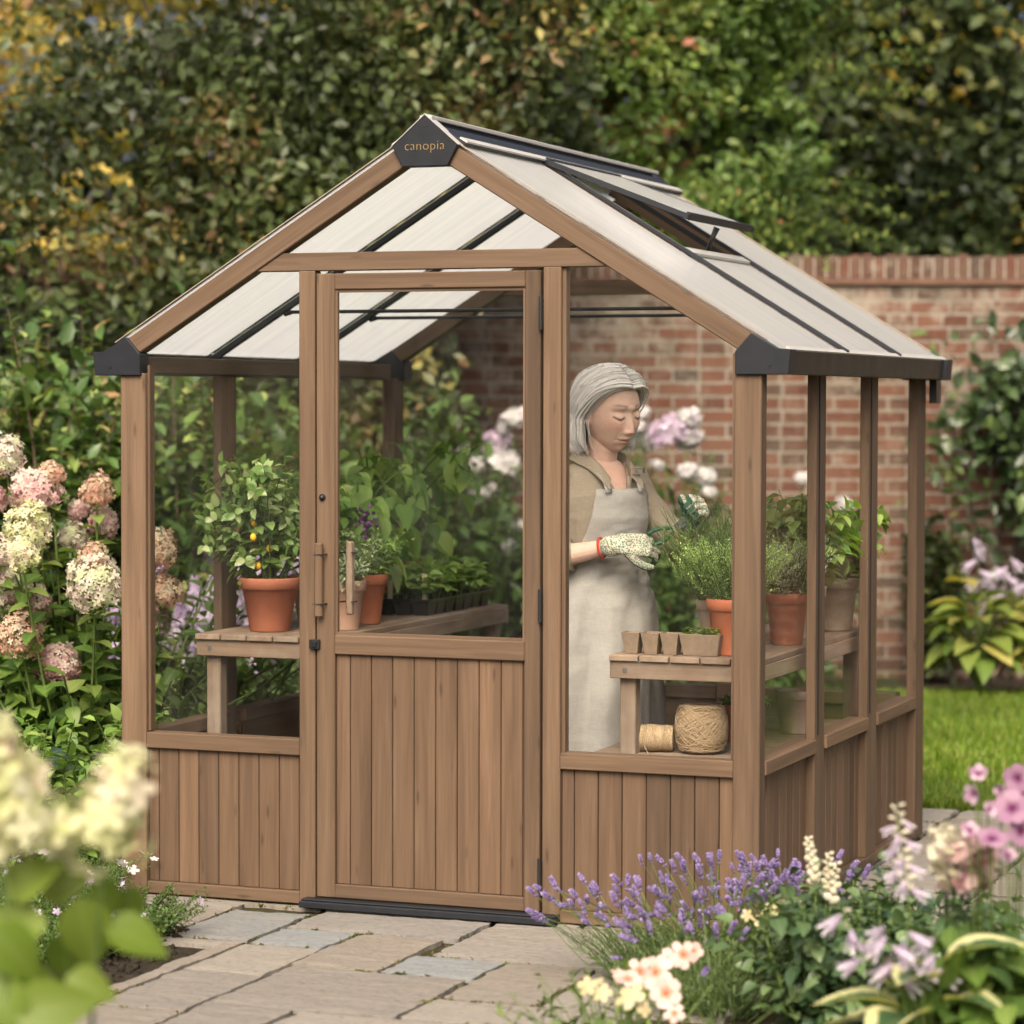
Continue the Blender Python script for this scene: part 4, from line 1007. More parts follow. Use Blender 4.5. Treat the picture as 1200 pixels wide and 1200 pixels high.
# right background: wall evergreen, dark shrub, hosta clump, bellflowers
t = thing('wall_evergreen', 'dark glossy evergreen climbing the brick wall at the right edge', 'climber', tuple(gp(2.85, 16.15)))
nb = NB()
def ev(P):
    l, d = lat_of(P); z = P[:, 2]; s = np.exp(-(((l-2.86)/.34)**2+((z-1.52)/.30)**2)**2)+.9*np.exp(-(((l-2.95)/.13)**2+((z-1.08)/.20)**2)**2)
    return np.clip(s*1.3-(.5-vnoise(P, 5, 3))*1.4*(s < .8), 0, 1)
b0 = gp(2.85, 16.15); mass(nb, 3800, slab_fn(2.3, 3.4, 15.7, 16.1, .6, 2.0), LEAF2, .105, ev, outdir=lambda P: TOCAM)
for V in nb.V: V -= b0.astype('f')
nb.build('foliage', m_leaf('evergreen climber leaves', GREENS((.012, .028, .012), (.028, .052, .02), (.05, .085, .03), (.13, .18, .05)), .15, .3, .5, .2), t)
nb = NB(); branches(nb, (0, 0, -.02), [gp(l, 16.08, z)-b0 for l, z in ((2.5, 1.4), (2.7, 1.8), (3.0, 1.7), (3.1, 1.3), (2.95, 1.0))], .025); nb.build('stem', BARK, t)
shrub('border_shrub', 'dark upright shrub against the wall right of the greenhouse corner', 'shrub', gp(2.38, 15.9), L_YEW, 1600, .08, .14, 1.0, LEAF2, None, 26, curve=.05)
def hosta(name, label, base, mat, n, ll, h, grp=None, tplx=HOSTA, spread=1.0, tilt=.5):
    t = thing(name, label, 'hosta', tuple(base), 0, grp); nb = NB(); nbs = NB()
    for i in range(n):
        a = i*2.4+rng.uniform(-.3, .3); f = (i+.5)/n; r = spread*ll*(.25+.75*f**.7); zz = h*(1-.62*f)*(.85+.3*rng.random())
        base_ = np.array([math.cos(a)*r*.55, math.sin(a)*r*.55, zz]); d = np.array([math.cos(a), math.sin(a), tilt*(1-1.7*f)+.1])
        inst(nb, tplx, base_[None], frames(d[None], (np.array([-.35*math.cos(a), -.35*math.sin(a), 1])+rng.normal(size=3)*.15)[None]), ll*(.75+.4*rng.random()))
        u = np.linspace(0, 1, 6)[:, None]; tubes(nbs, ((u**1.6)*np.array([1, 1, 0])*base_+u*np.array([0, 0, 1])*base_)[None], .006, .005, 5)
    nb.build('foliage', mat, t); nbs.build('stem', STEM_G, t); return t
for l, d, n, ll, h, lab in ((2.5, 15.0, 60, .20, .50, 'yellow green hosta clump nearest the greenhouse on the far lawn edge'), (2.95, 14.9, 60, .21, .48, 'yellow green hosta clump at the right edge under the wall')):
    hosta('hosta_clump', lab, gp(l, d), L_HOSTA, n, ll, h, 'hosta clumps under the wall', spread=1.6)
BELL = T_flower(5, r0=.05, w=.55, cup=1.0, tipz=.15)
def bell_mesh(mat, nm='flower'):
    nb = NB(); V, F, U = T_flower(6, r0=.05, w=.46, cup=.0); V = V.copy()
    r = np.linalg.norm(V[:, :2], axis=1); f = np.clip(r/1.0, 0, 1.1)
    prof = .10+.20*np.clip(f*1.6, 0, 1)+.16*np.clip((f-.72)/.3, 0, 1)**2
    sc = np.where(r > 1e-6, prof/np.maximum(r, 1e-6), 1); V[:, 0] *= sc; V[:, 1] *= sc; V[:, 2] = f
    nb.add(V, F, np.concatenate([U, np.full((len(U), 1), .5)], 1)); TV, TF, TU = T_ball(8, 4, .11, .12, .11)
    nb.add(TV[:, [0, 2, 1]], TF, np.concatenate([TU*0, np.full((len(TU), 1), .2)], 1))
    me = nb.mesh(nm); me.materials.append(mat); return me
BELLM = [bell_mesh(P_BELL), bell_mesh(P_BELL)]
def flower_stem_plant(name, label, cat, base, stems_, group=None, leaf=None, ln=0, ll=.1):
    """stems_ : list of (tip xyz rel, [ (t, side angle, size) ... bells ], buds)"""
    t = thing(name, label, cat, tuple(base), 0, group); nb = NB(); nbb = NB()
    for tip, bells, nb_ in stems_:
        tip = np.array(tip); u = np.linspace(0, 1, 10)[:, None]; P = u*tip*np.array([1, 1, 0])*u**.5+u*tip*np.array([0, 0, 1])
        tubes(nb, P[None], .0045, .0022, 6)
        for tt, a, s in bells:
            p_, tn = along(P[None], np.array([[tt]])); p_ = p_[0, 0]
            d = np.array([math.cos(a), math.sin(a), -.55-.35*rng.random()]); d /= np.linalg.norm(d)
            o = link('flower', BELLM[0], None, t); q = p_+d*.012; o.location = q; o.scale = (s, s, s)
            o.rotation_euler = Vector(d).to_track_quat('Z', 'Y').to_euler()
        k = nb_
        if k:
            nbb = NB(); tt = 1-.26*np.arange(k)/k; p_, tn = along(P[None], tt[None]); p_ = p_[0]; a = np.arange(k)*2.4
            o_ = np.stack([np.cos(a), np.sin(a), .3+0*a], 1); inst(nbb, T_ball(6, 4, .36, .7, .36), p_+o_*.012, frames(o_, randdir(k)), .011+.010*(1-tt)*4, np.clip(tt, 0, 1)); nbb.build('bud_spike', P_BUD, t)
    nb.build('stem', STEM_G, t)
    return t
flower_stem_plant('bellflower', 'lilac bellflowers in front of the wall behind the hostas', 'flowering plant', gp(2.62, 15.35), [((x, y, z), [(.98-.07*i, i*2.4+x*9, .085) for i in range(5)], 0) for x, y, z in ((-.1, .0, .82), (.12, -.05, .72), (.30, .0, .74), (.0, .1, .66))])

# ------------------------------------------------------------------ near left bed
hosta('hosta_plant', 'blue green hosta with large ribbed leaves at the left edge', gp(-1.62, 9.0), L_BLUE, 26, .20, .36, None, spread=1.3)
for l, d, h, rad, n, lab in ((-1.42, 8.95, .60, .22, 1500, 'leafy fresh green shrub left of the corner post'), (-1.22, 9.35, .62, .20, 1200, 'leafy fresh green shrub half behind the corner post')):
    shrub('border_shrub', lab, 'shrub', gp(l, d), L_HERB, n, .058, rad, h, LEAF2, 'fresh green shrubs by the left corner', 40, stemm=STEM_G)
t, P = shrub('border_shrub', 'dark low foliage under the hydrangea at the left edge', 'shrub', gp(-1.9, 9.3), L_SHRUB, 1300, .09, .32, .62, LEAF2, None, 30)
t = thing('pink_phlox', 'pink flower cluster at the left edge above the hosta', 'flowering plant', tuple(gp(-1.66, 9.1)))
me = head(50, .5, .5, FLORET5, .3).mesh('flower_head'); me.materials.append(m_petal('pink phlox florets', [(0, (.62, .22, .30)), (1, (.80, .45, .48))]))
nb = NB(); 
for x, z, s in ((-.02, .50, .085), (.02, .455, .07)):
    o = link('flower_head', me, None, t); o.location = (x, -.2, z); o.scale = (s, s, s)
    u = np.linspace(0, 1, 6)[:, None]; tubes(nb, (u*np.array([x, -.2, z]))[None], .004, .003, 4)
nb.build('stem', STEM_G, t)
# low mat with small pale flowers by the paving
def mat_plant(name, label, cat, base, rad, h, n, mat, tpl, size, fl=0, flm=None, fs=.012, grp=None):
    t = thing(name, label, cat, tuple(base), 0, grp); P = stems(n, (0, 0, -.01), rad*.75, h, rad, .2, .4, 5)
    nb = NB(); tubes(nb, P, .002, .001, 3); nb.build('stem', STEM_G, t)
    nb = NB(); leaves_on(nb, P, 22, .1, tpl, size, 1, .5); nb.build('foliage', mat, t)
    if fl:
        nb = NB(); k = rng.choice(n, fl, replace=fl > n); q = P[k, -1]+rng.normal(size=(fl, 3))*.008+np.array([0, 0, .01]); inst(nb, FLORET5, q, frames(randdir(fl), unit(randdir(fl)*.5+np.array([0, -.3, .8]))), fs*(.7+.6*rng.random(fl))); nb.build('blossom', flm, t)
    return t
for l, d, rad, h, lab in ((-1.13, 8.12, .15, .15, 'low thyme mound spilling over the paving edge'), (-1.26, 7.85, .16, .17, 'low thyme mound in the dark soil behind the blurred leaves'), (-1.40, 8.35, .17, .19, 'low thyme mound nearest the left corner post')):
    mat_plant('thyme_plant', lab, 'ground cover', gp(l, d), rad, h, 240, L_THYME, LEAF2, .021, 16, P_LILAC, .012, 'thyme mounds at the left paving edge')
mat_plant('low_perennial', 'low clump with tiny white and lilac flowers under the pale hydrangea', 'flowering plant', gp(-1.5, 8.75), .22, .16, 150, L_LAV, NEEDLE, .05, 60, P_WHITE, .018)
# gravel-like clods on the soil
nb = NB(); n = 900; l = rng.uniform(-1.55, -.95, n); d = rng.uniform(6.9, 8.3, n); q = to_world(l, d, np.full(n, -.008)); keep = q[:, 0] < .63; q = q[keep]; n = len(q)
inst(nb, T_ball(5, 3, .5, .5, .32), q, frames(randdir(n), randdir(n)), .012+.03*rng.random(n)**2)
clods = nb.build('soil_clods', SOIL); tag(clods, 'dark crumbly soil between the thyme and the kerb stone', 'soil', kind='stuff')

# ------------------------------------------------------------------ out-of-focus hydrangea in the foreground
fb = gp(-.80, 4.45, 0); 
t = thing('hydrangea_bush', 'out of focus pale lime hydrangea in the left foreground', 'hydrangea', tuple(fb))
nbs = NB(); nbl = NB()
def panicle(q, s, hs, tilt):
    me = head(80, .5, .62, FLORET4, .185, .6, .22).mesh('flower_head'); me.materials.append(P_LIME)
    o = link('flower_head', me, None, t); o.location = q; o.scale = (s, s, hs); o.rotation_euler = tilt
for px, py, d, s, hs, tl in ((122, 958, 4.5, .162, .15, (.1, .5, 0)), (4, 945, 4.4, .155, .19, (0, -.2, 0)), (70, 1005, 4.6, .055, .055, (0, 0, 0))):
    q = gp((px-600)/3293*d, d, CAM[2]+(470-py)/3293*d)-fb; panicle(q, s, hs, tl)
    u = np.linspace(0, 1, 9)[:, None]; r0 = np.array([q[0]*.6, q[1]*.6, .0]); tubes(nbs, ((1-u)*r0+u*q)[None], .005, .003, 5)
for px, py, d, ln_, dx, dz, tone in ((95, 1075, 3.0, .085, .10, -.55, .7), (30, 1090, 2.95, .09, -.6, -.1, .9), (150, 1100, 3.0, .075, .9, -.25, .5), (25, 1040, 2.95, .07, .6, .5, 1), (75, 1120, 3.02, .07, .1, -1, .2), (20, 1150, 2.95, .09, .8, -.2, .6), (100, 1160, 2.95, .06, 1, -.35, .9), (5, 1110, 2.9, .08, .5, -.6, .4), (60, 1045, 3.05, .06, .6, .25, .8), (35, 1190, 2.9, .09, .6, .1, .7), (120, 1050, 3.05, .05, .4, -.8, .4), (5, 1195, 2.9, .08, -.2, .5, .5), (150, 1060, 3.1, .05, .1, -.8, .3)):
    d += 1.5; ln_ *= 1.18; q = gp((px-600)/3293*d, d, CAM[2]+(470-py)/3293*d)-fb; dirn = np.array([A2[0]*dx, A2[1]*dx, dz])
    inst(nbl, OVATE, (q-dirn*ln_*.5)[None], frames(dirn[None], (np.array([-B2[0]*.8, -B2[1]*.8, .7])+rng.normal(size=3)*.25)[None]), ln_*1.25, [tone])
P = stems(7, (-.1, 0, 0), .10, .70, .10, .1, .3, 7); tubes(nbs, P, .006, .003, 5); leaves_on(nbl, P, 6, .3, OVATE, .11, 1, .2, t1=.95)
nbs.build('stem', STEM_G, t); nbl.build('foliage', L_NEAR, t)

# ------------------------------------------------------------------ right front bed
LSP = []
for v in range(3):
    nb = NB(); n = 64; k = np.arange(n); ring = k//8; tt = np.clip(ring/8+.0*k+rng.normal(size=n)*.015, 0, 1); a = k*2.4+ring
    gap = np.where(ring < 1+v % 2, -.22, 0); r = .105*np.sin(PI*(.18+.72*tt))+.02
    inst(nb, T_ball(5, 3, .42, .8, .42), np.stack([np.cos(a)*r, np.sin(a)*r, tt+gap], 1), frames(np.stack([np.cos(a), np.sin(a), .9+0*a], 1), randdir(n)), .16*(.75+.5*rng.random(n)), np.clip(.25+.5*tt+rng.normal(size=n)*.2, 0, 1))
    me = nb.mesh('flower_spike'); me.materials.append(P_LAV); LSP.append(me)
def lavender(label, base, n, h, rad, lean=(0, 0), leafn=110):
    t = thing('lavender_plant', label, 'lavender', tuple(base), 0, 'lavender plants in front of the greenhouse')
    S = stems(n, (0, 0, 0), rad*.35, h, rad, .35, .38, 8, lean); nb = NB(); tubes(nb, S, .0017, .0012, 4); nb.build('flower_stem', STEM_G, t)
    for i in range(n):
        d = S[i, -1]-S[i, -2]; o = link('flower_spike', LSP[i % 3], None, t); s = rng.uniform(.023, .038); o.location = S[i, -1]; o.scale = (s*1.05, s*1.05, s); o.rotation_euler = Vector(d+rng.normal(size=3)*.01).to_track_quat('Z', 'Y').to_euler()
    Q = stems(leafn, (0, 0, 0), rad*.5, h*.62, rad*.85, .3, .35, 6, (lean[0]*.4, lean[1]*.4)); nb = NB(); tubes(nb, Q, .0016, .001, 3); leaves_on(nb, Q, 20, .1, NEEDLE, .042, .75, .85); nb.build('foliage', L_LAV, t)
lavender('lavender plant leaning out over the flagstones at its left', (1.98, -.66, -.02), 54, .29, .19, (-.06, -.05))
lavender('lavender plant in the middle with its spikes against the cladding', (2.12, -.55, -.02), 80, .345, .19, (-.02, -.02), 120)
lavender('lavender plant nearest the greenhouse corner post', (2.32, -.42, -.02), 64, .35, .17, (-.02, -.02))
lavender('lavender plant lowest of the group beside the pale violas', (2.24, -.95, -.02), 26, .30, .20, (-.03, 0), 130)
# glossy dark shrub
for x, y, h, rad, lab in ((2.62, -1.28, .42, .20, 'glossy dark green shrub right of the violas'), (2.55, -.80, .40, .17, 'glossy dark green shrub behind the cream flower spike'), (2.86, -.98, .40, .18, 'glossy dark green shrub under the lilac hosta bells')):
    shrub('border_shrub', lab, 'shrub', (x, y, -.01), L_SHRUB, 1100, .052, rad, h, OVATE, 'glossy shrubs in the right bed', 34, stemm=STEM_G)
# cream flower spike
t = thing('cream_flower', 'cream bud spikes rising from the glossy shrub beside the lavender', 'flowering plant', (2.54, -1.08, 0.0)); nb = NB()
for x, y, z, k in ((0.0, 0.02, .47, 26), (.045, .05, .43, 18), (.07, .03, .41, 14)):
    u = np.linspace(0, 1, 8)[:, None]; P = np.array([x, y, 0])*u**2+u*np.array([0, 0, z])+np.array([-.03, 0, 0])*u**4; tubes(nb, P[None], .004, .002, 5)
    tt = 1-.24*np.arange(k)/k; q, _ = along(P[None], tt[None]); a = np.arange(k)*2.4; o_ = np.stack([np.cos(a), np.sin(a), .5+0*a], 1)
    nbb = NB(); inst(nbb, T_ball(7, 5, .42, .6, .42), q[0]+o_*.007, frames(o_, randdir(k)), (.012+.015*(np.arange(k)/k))*(.8+.4*rng.random(k))); nbb.build('flower_spike', P_BUD, t)
nb.build('stem', STEM_G, t)
# violas
def flat_flower(mat, nm='flower', pet=5, w=.7, cup=.22):
    nb = NB(); V, F, U = T_flower(pet, .12, w, cup, -.25); V = V.copy(); V[:, 2] += .06*np.sin(6*V[:, 0])*np.cos(5*V[:, 1])
    nb.add(V, F, np.concatenate([U, np.repeat(rng.random((pet, 1)), len(U)//pet, 0)], 1)); TV, TF, TU = T_ball(8, 4, .13, .13, .1); nb.add(TV[:, [0, 2, 1]]+np.array([0, 0, .05]), TF, np.concatenate([TU*0, np.full((len(TU), 1), .9)], 1))
    me = nb.mesh(nm); me.materials.append(mat); return me
def posy(name, label, cat, base, fl, meshes, leafm, ll, rad, h, nst=26, per=9, tpl=LEAF3, face=(-.0, -.9, .45), grp=None, leafn=None):
    t = thing(name, label, cat, tuple(base), 0, grp); b = np.array(base); nb = NB()
    for i, (px, py, d, sz, mi) in enumerate(fl):
        q = gp((px-600)/3293*d, d, CAM[2]+(470-py)/3293*d)-b; s = sz/3293*d*.55
        f = np.array([-B2[0]*.75, -B2[1]*.75, .5])+rng.normal(size=3)*.3
        o = link('flower', meshes[mi], None, t); o.location = q; o.scale = (s, s, s); o.rotation_euler = (Vector(f).to_track_quat('Z', 'Y') @ Matrix.Rotation(rng.uniform(0, 6), 3, 'Z').to_quaternion()).to_euler()
        u = np.linspace(0, 1, 8)[:, None]; r0 = q*np.array([.45, .45, 0]); P = (1-u)**2*r0+2*u*(1-u)*(q*np.array([.8, .8, .55]))+u*u*(q-f*.004); tubes(nb, P[None], .003, .002, 5)
    P = stems(nst, (0, 0, 0), rad*.6, h, rad, .25, .4, 6); tubes(nb, P, .003, .0015, 4); nb.build('stem', STEM_G, t)
    nb = NB(); leaves_on(nb, P, per, .15, tpl, ll, 1, .45); nb.build('foliage', leafm, t); return t
VM = [flat_flower(P_PRIM), flat_flower(P_CRM), flat_flower(P_PRIM, w=.85, cup=.4)]
posy('viola_plant', 'violas with pale pink and cream flowers at the bottom edge', 'flowering plant', gp(.26, 6.35), [(770, 1143, 6.35, 42, 0), (788, 1128, 6.4, 28, 2), (803, 1122, 6.4, 32, 0), (752, 1142, 6.35, 30, 0), (738, 1152, 6.3, 30, 2), (741, 1172, 6.2, 36, 1), (783, 1168, 6.3, 36, 2), (793, 1192, 6.2, 24, 0), (757, 1186, 6.2, 20, 1), (690, 1160, 6.4, 22, 1), (700, 1155, 6.45, 20, 1), (708, 1168, 6.4, 22, 1), (815, 1118, 6.45, 22, 2), (728, 1145, 6.4, 20, 0)], VM, L_LIVE, .06, .24, .24, 44, 9, LEAFL)
posy('viola_plant', 'violas with small cream flowers behind the lavender foliage', 'flowering plant', (2.46, -.72, 0), [(905, 1070, 7.1, 22, 1), (893, 1082, 7.1, 18, 1), (920, 1065, 7.15, 18, 1), (925, 1090, 7.1, 16, 2), (935, 1080, 7.1, 18, 0), (878, 1075, 7.1, 14, 1)], VM, L_LIVE, .045, .15, .20, 24, 8)
# hosta in flower with cream edged leaves
hv = gp(.86, 5.75)
t = hosta('hosta_plant', 'hosta with cream edged leaves at the bottom right', hv, L_VARI, 18, .185, .37, None, spread=.95, tilt=.75)
def st(px, py, d): return tuple(gp((px-600)/3293*d, d, CAM[2]+(470-py)/3293*d)-hv)
flower_stem_plant('hosta_flower', 'hosta flower stems hung with pale lilac bells beside the variegated leaves', 'flowering plant', hv,
    [(st(1053, 945, 5.85), [(.97-.022*i, i*2.1+.5, .030+.0012*i) for i in range(10)], 26), (st(1040, 1085, 5.7), [(.99-.04*i, i*2.0+2.2, .050) for i in range(6)], 0), (st(1066, 1090, 5.72), [(.99-.05*i, i*2.2, .048) for i in range(4)], 0), (st(990, 1070, 5.75), [(.99-.06*i, i*2.3+2.8, .048) for i in range(4)], 4), (st(1100, 1095, 5.7), [(.98-.07*i, i*2.1+2.5, .048) for i in range(3)], 0)])
# mauve mallow and pink double flowers at the right edge
MM = [flat_flower(P_MALLOW, w=.95, cup=.45), flat_flower(P_MALLOW, w=.9, cup=.8)]
mb = gp(1.05, 5.95)
posy('mallow_plant', 'tall mallow with mauve flowers at the right edge', 'flowering plant', mb, [(1190, 948, 5.9, 39, 0), (1166, 985, 5.85, 35, 0), (1150, 908, 5.95, 20, 1), (1146, 930, 5.95, 23, 1), (1162, 950, 5.9, 18, 1), (1196, 912, 5.95, 31, 0), (1176, 925, 5.95, 15, 1), (1200, 975, 5.9, 31, 0), (1140, 975, 5.9, 20, 1), (1185, 1005, 5.9, 20, 1), (1205, 930, 6.0, 31, 0)], MM, L_HYD, .13, .17, .58, 16, 8, LEAF3)
RM = head(46, .5, .45, PETAL, .62, 0, .2).mesh('flower'); RM.materials.append(P_ROSE); RW = head(40, .5, .5, PETAL, .62, 0, .15).mesh('flower'); RW.materials.append(P_BUD)
t = thing('rose_bush', 'shell pink and white double roses in front of the path', 'rose', tuple(gp(.96, 6.1))); nb = NB(); nbl = NB(); b = gp(.96, 6.1)
for px, py, d, sz, me in ((1133, 1018, 6.0, 40, RM), (1113, 1005, 6.0, 28, RW), (1124, 992, 6.05, 26, RW), (1122, 1030, 6.0, 24, RW), (1106, 982, 6.1, 20, RW), (1150, 1000, 6.0, 24, RM), (1165, 1020, 6.0, 22, RW)):
    q = gp((px-600)/3293*d, d, CAM[2]+(470-py)/3293*d)-b; s = sz/3293*d; o = link('flower', me, None, t); o.location = q; o.scale = (s, s, s); o.rotation_euler = (.9, 0, -YAW+rng.normal()*.4)
    u = np.linspace(0, 1, 8)[:, None]; P = u*np.array([0, 0, q[2]])+u**2*np.array([q[0], q[1], 0]); tubes(nb, P[None], .004, .003, 5); leaves_on(nbl, P[None], 10, .4, LEAF3, .055, 1, .4, t1=.96)
nb.build('stem', STEM_G, t); nbl.build('foliage', L_SHRUB, t)
shrub('border_shrub', 'broad leaved green plant under the mallow at the right edge', 'shrub', gp(1.03, 5.85), L_HYD, 300, .13, .20, .46, LEAF3, None, 20, stemm=STEM_G)
# ------------------------------------------------------------------ inside the greenhouse
def bench(label, x0, x1, y0, y1, zt, shelf=None, sx0=None):
    t = thing('potting_bench', label, 'bench', ((x0+x1)/2, y0, 0)); o = np.array([(x0+x1)/2, y0, 0])
    def mk(name, boxes, mat=BENCHW, bev=.002):
        b = MB()
        for lo, hi in boxes: b.box(np.array(lo)-o, np.array(hi)-o)
        return b.build(name, mat, t, bev)
    sl = []; n = max(4, int(round((x1-x0)/.098))); w = (x1-x0)/n
    for i in range(n): sl.append(((x0+i*w+.002, y0-.012, zt-.018), (x0+(i+1)*w-.003, y1, zt)))
    mk('tabletop', sl)
    mk('front_rail', [((x0+.001, y0, zt-.072), (x1-.001, y0+.022, zt-.0185))]); mk('back_rail', [((x0+.001, y1-.022, zt-.072), (x1-.001, y1-.002, zt-.0185))])
    mk('side_rail', [((x0, y0+.022, zt-.066), (x0+.022, y1-.022, zt-.0185))]); mk('side_rail', [((x1-.022, y0+.022, zt-.066), (x1, y1-.022, zt-.0185))])
    for x in (x0+.026, x1-.076):
        for y in (y0+.024, y1-.075): mk('leg', [((x, y, .003), (x+.05, y+.05, zt-.0186))], bev=.003)
    b = MB()
    for x in (x0+.05, x1-.05): b.tube([(x-o[0], -.003, zt-.046), (x-o[0], 0.001, zt-.046)], .007, 10)
    b.build('screw', STEEL, t)
    if shelf:
        a = sx0 if sx0 is not None else x0; sl = []; n = 6; w = (y1-y0-.14)/n
        for i in range(n): sl.append(((a, y0+.005+i*w+.004, shelf-.018), (x1-.03, y0+.005+(i+1)*w-.004, shelf)))
        mk('lower_shelf', sl); mk('shelf_rail', [((a+.04, y0+.076, shelf-.052), (a+.065, y1-.09, shelf-.0185)), ((x1-.075, y0+.076, shelf-.052), (x1-.05, y1-.09, shelf-.0185))])
    return t
bench('slatted potting bench along the left glass wall with pots and a black seed tray', .055, .525, .40, 2.02, .79)
bench('slatted potting bench on the right with a lower shelf, beside the woman', 1.52, 2.005, .295, 1.62, .78, .475, 1.455)

def m_terra(name, c1, c2, lime, amt):
    t = NT(name); tc = t.n('ShaderNodeTexCoord').outputs['Object']
    n = t.noise(tc, 9, 4, .6).outputs['Fac']; f = t.noise(tc, 120, 3).outputs['Fac']; p = t.noise(t.mapping(tc, (12, 12, 20)), 1, 5, .7, .5).outputs['Fac']
    col = t.ramp(n, [(.3, c1), (.7, c2)])
    col = t.mix(t.ramp(p, [(.70-amt, (0, 0, 0)), (.86-amt*.6, (.8, .8, .8))]), col, lime)
    return t.surf(t.bsdf(col, .8, .25, 0, t.bump(f, .25, .002)))
TERRA = m_terra('terracotta', (.29, .098, .054), (.36, .135, .076), (.46, .32, .24), .06)
TERRA_B = m_terra('bright terracotta', (.40, .125, .06), (.46, .165, .085), (.50, .35, .26), .02)
TERRA_P = m_terra('aged pale terracotta', (.40, .225, .15), (.47, .30, .21), (.52, .44, .35), .16)
TERRA_G = m_terra('limewashed old terracotta', (.30, .22, .16), (.38, .30, .22), (.46, .41, .33), .2)
COMPOST = SOIL
def pot_parts(t, rt_, rb, h, mat, rim=.22):
    rr = rt_; rw = rt_*.945
    prof = [(0, 0), (rb*.96, 0), (rb, .004), (rb+(rw-rb)*(1-rim)*.98, h*(1-rim)), (rw*.965, h*(1-rim)+.001), (rr*.985, h*(1-rim)+.003), (rr, h-.006), (rr*.99, h-.001), (rr*.965, h), (rr*.90, h-.002), (rr*.86, h*.90), (rr*.85, h*.86)]
    b = MB(); b.lathe(prof, 40); b.build('pot', mat, t, 0, True)
    nb = NB(); k = 24; a = np.arange(k)*2*PI/k; rs = [0, .35, .7, 1]
    V = []; 
    for q in rs: V += [(q*rr*.86*math.cos(x), q*rr*.86*math.sin(x), h*.90+rng.normal()*.003*(q < 1)) for x in a]
    idx = np.arange(len(V)).reshape(4, k); F = np.stack([idx[:-1], np.roll(idx, -1, 1)[:-1], np.roll(idx, -1, 1)[1:], idx[1:]], -1).reshape(-1, 4)
    nb.add(V, F, np.zeros((len(V), 3))); nb.build('compost', COMPOST, t)
def potted(label, loc, rt_, rb, ph_, potm, plant, **kw):
    t = thing('potted_plant', label, 'potted plant', loc); pot_parts(t, rt_, rb, ph_, potm)
    if plant: plant(t, ph_*.9, rt_, **kw)
    return t
def pl_leafy(t, z, r, n=14, h=.3, sp=.18, size=.06, per=12, tpl=LEAF3, mat=None, stem=None, lean=(0, 0), t0=.25, curve=.25, upw=.35, side=2, r0=.0035):
    P = stems(n, (0, 0, z-.01), r*.45, h, sp, curve, .45, 8, lean); nb = NB(); tubes(nb, P, r0, .0015, 5); nl = NB()
    leaves_on(nl, P, per, t0, tpl, size, 1, upw)
    for k in range(side):      # side shoots
        tt = rng.uniform(.35, .85, (n, 1)); q, tn = along(P, tt); q = q[:, 0]; d = unit(randdir(n)*np.array([1, 1, .4])+np.array([0, 0, .35])); L_ = h*rng.uniform(.18, .36, n)
        u = np.linspace(0, 1, 5)[None, :, None]; S = q[:, None]+d[:, None]*L_[:, None, None]*u; S[:, :, 2] += .05*h*np.sin(PI*u[..., 0]); tubes(nb, S, .002, .0012, 4); leaves_on(nl, S, max(4, per//2), .3, tpl, size*.85, 1, .4)
    nb.build('stem', stem or STEM_G, t); nl.build('foliage', mat or L_HERB, t); return P
def pl_needles(t, z, r, n=60, h=.25, sp=.12, size=.022, per=40, mat=None, stem=None, tpl=NEEDLE, curve=.2, upw=.8, lean=(0, 0), hj=.45, side=1):
    P = stems(n, (0, 0, z-.01), r*.6, h, sp, curve, hj, 7, lean); nb = NB(); tubes(nb, P, .0018, .001, 4); nl = NB(); leaves_on(nl, P, per, .12, tpl, size, .8, upw, taper=.45)
    for k in range(side):
        tt = rng.uniform(.3, .8, (n, 1)); q, tn = along(P, tt); q = q[:, 0]; d = unit(tn[:, 0]+randdir(n)*.6); L_ = h*rng.uniform(.15, .35, n); u = np.linspace(0, 1, 5)[None, :, None]
        S = q[:, None]+d[:, None]*L_[:, None, None]*u; tubes(nb, S, .0012, .0008, 3); leaves_on(nl, S, per//2, .1, tpl, size*.9, .8, upw, taper=.4)
    nb.build('stem', stem or STEM_G, t); nl.build('foliage', mat or L_ROSEM, t); return P
# left bench
t = potted('terracotta pot holding a bushy chilli plant with yellow fruits, front left on the bench', (.235, .58, .7905), .104, .066, .178, TERRA, None)
P = pl_leafy(t, .16, .10, 26, .47, .23, .070, 12, LEAF3, L_CHILLI, STEM_G, (-.02, 0), .2, .2, .25, 3)
nb = NB(); q, _ = along(P, rng.uniform(.3, .5, (26, 1))); q = q[:, 0]+rng.normal(size=(26, 3))*.02; q = q[:7]
inst(nb, T_ball(8, 6, .5, .6, .5), q, frames(np.tile([0, 0, -1.], (7, 1)), randdir(7)), .022)
f = nb.build('fruit', FRUIT, t); f['kind'] = 'stuff'
potted('pale aged pot of leafy greens behind the chilli pot and the door stud', (.27, .87, .7905), .092, .064, .17, TERRA_P, pl_leafy, n=12, h=.30, sp=.12, size=.10, per=8, tpl=OVATE)
potted('small pale pot of sage directly behind the door handle', (.445, .72, .7905), .070, .045, .165, TERRA_P, pl_needles, n=40, h=.20, sp=.10, size=.045, per=14, mat=L_GREY, tpl=LEAFL, upw=.5)
t = potted('terracotta pot of purple flowered sage beside the seed tray', (.40, .98, .7905), .078, .052, .17, TERRA_B, pl_needles, n=36, h=.22, sp=.11, size=.05, per=12, mat=L_HERB, tpl=LEAFL, upw=.5)
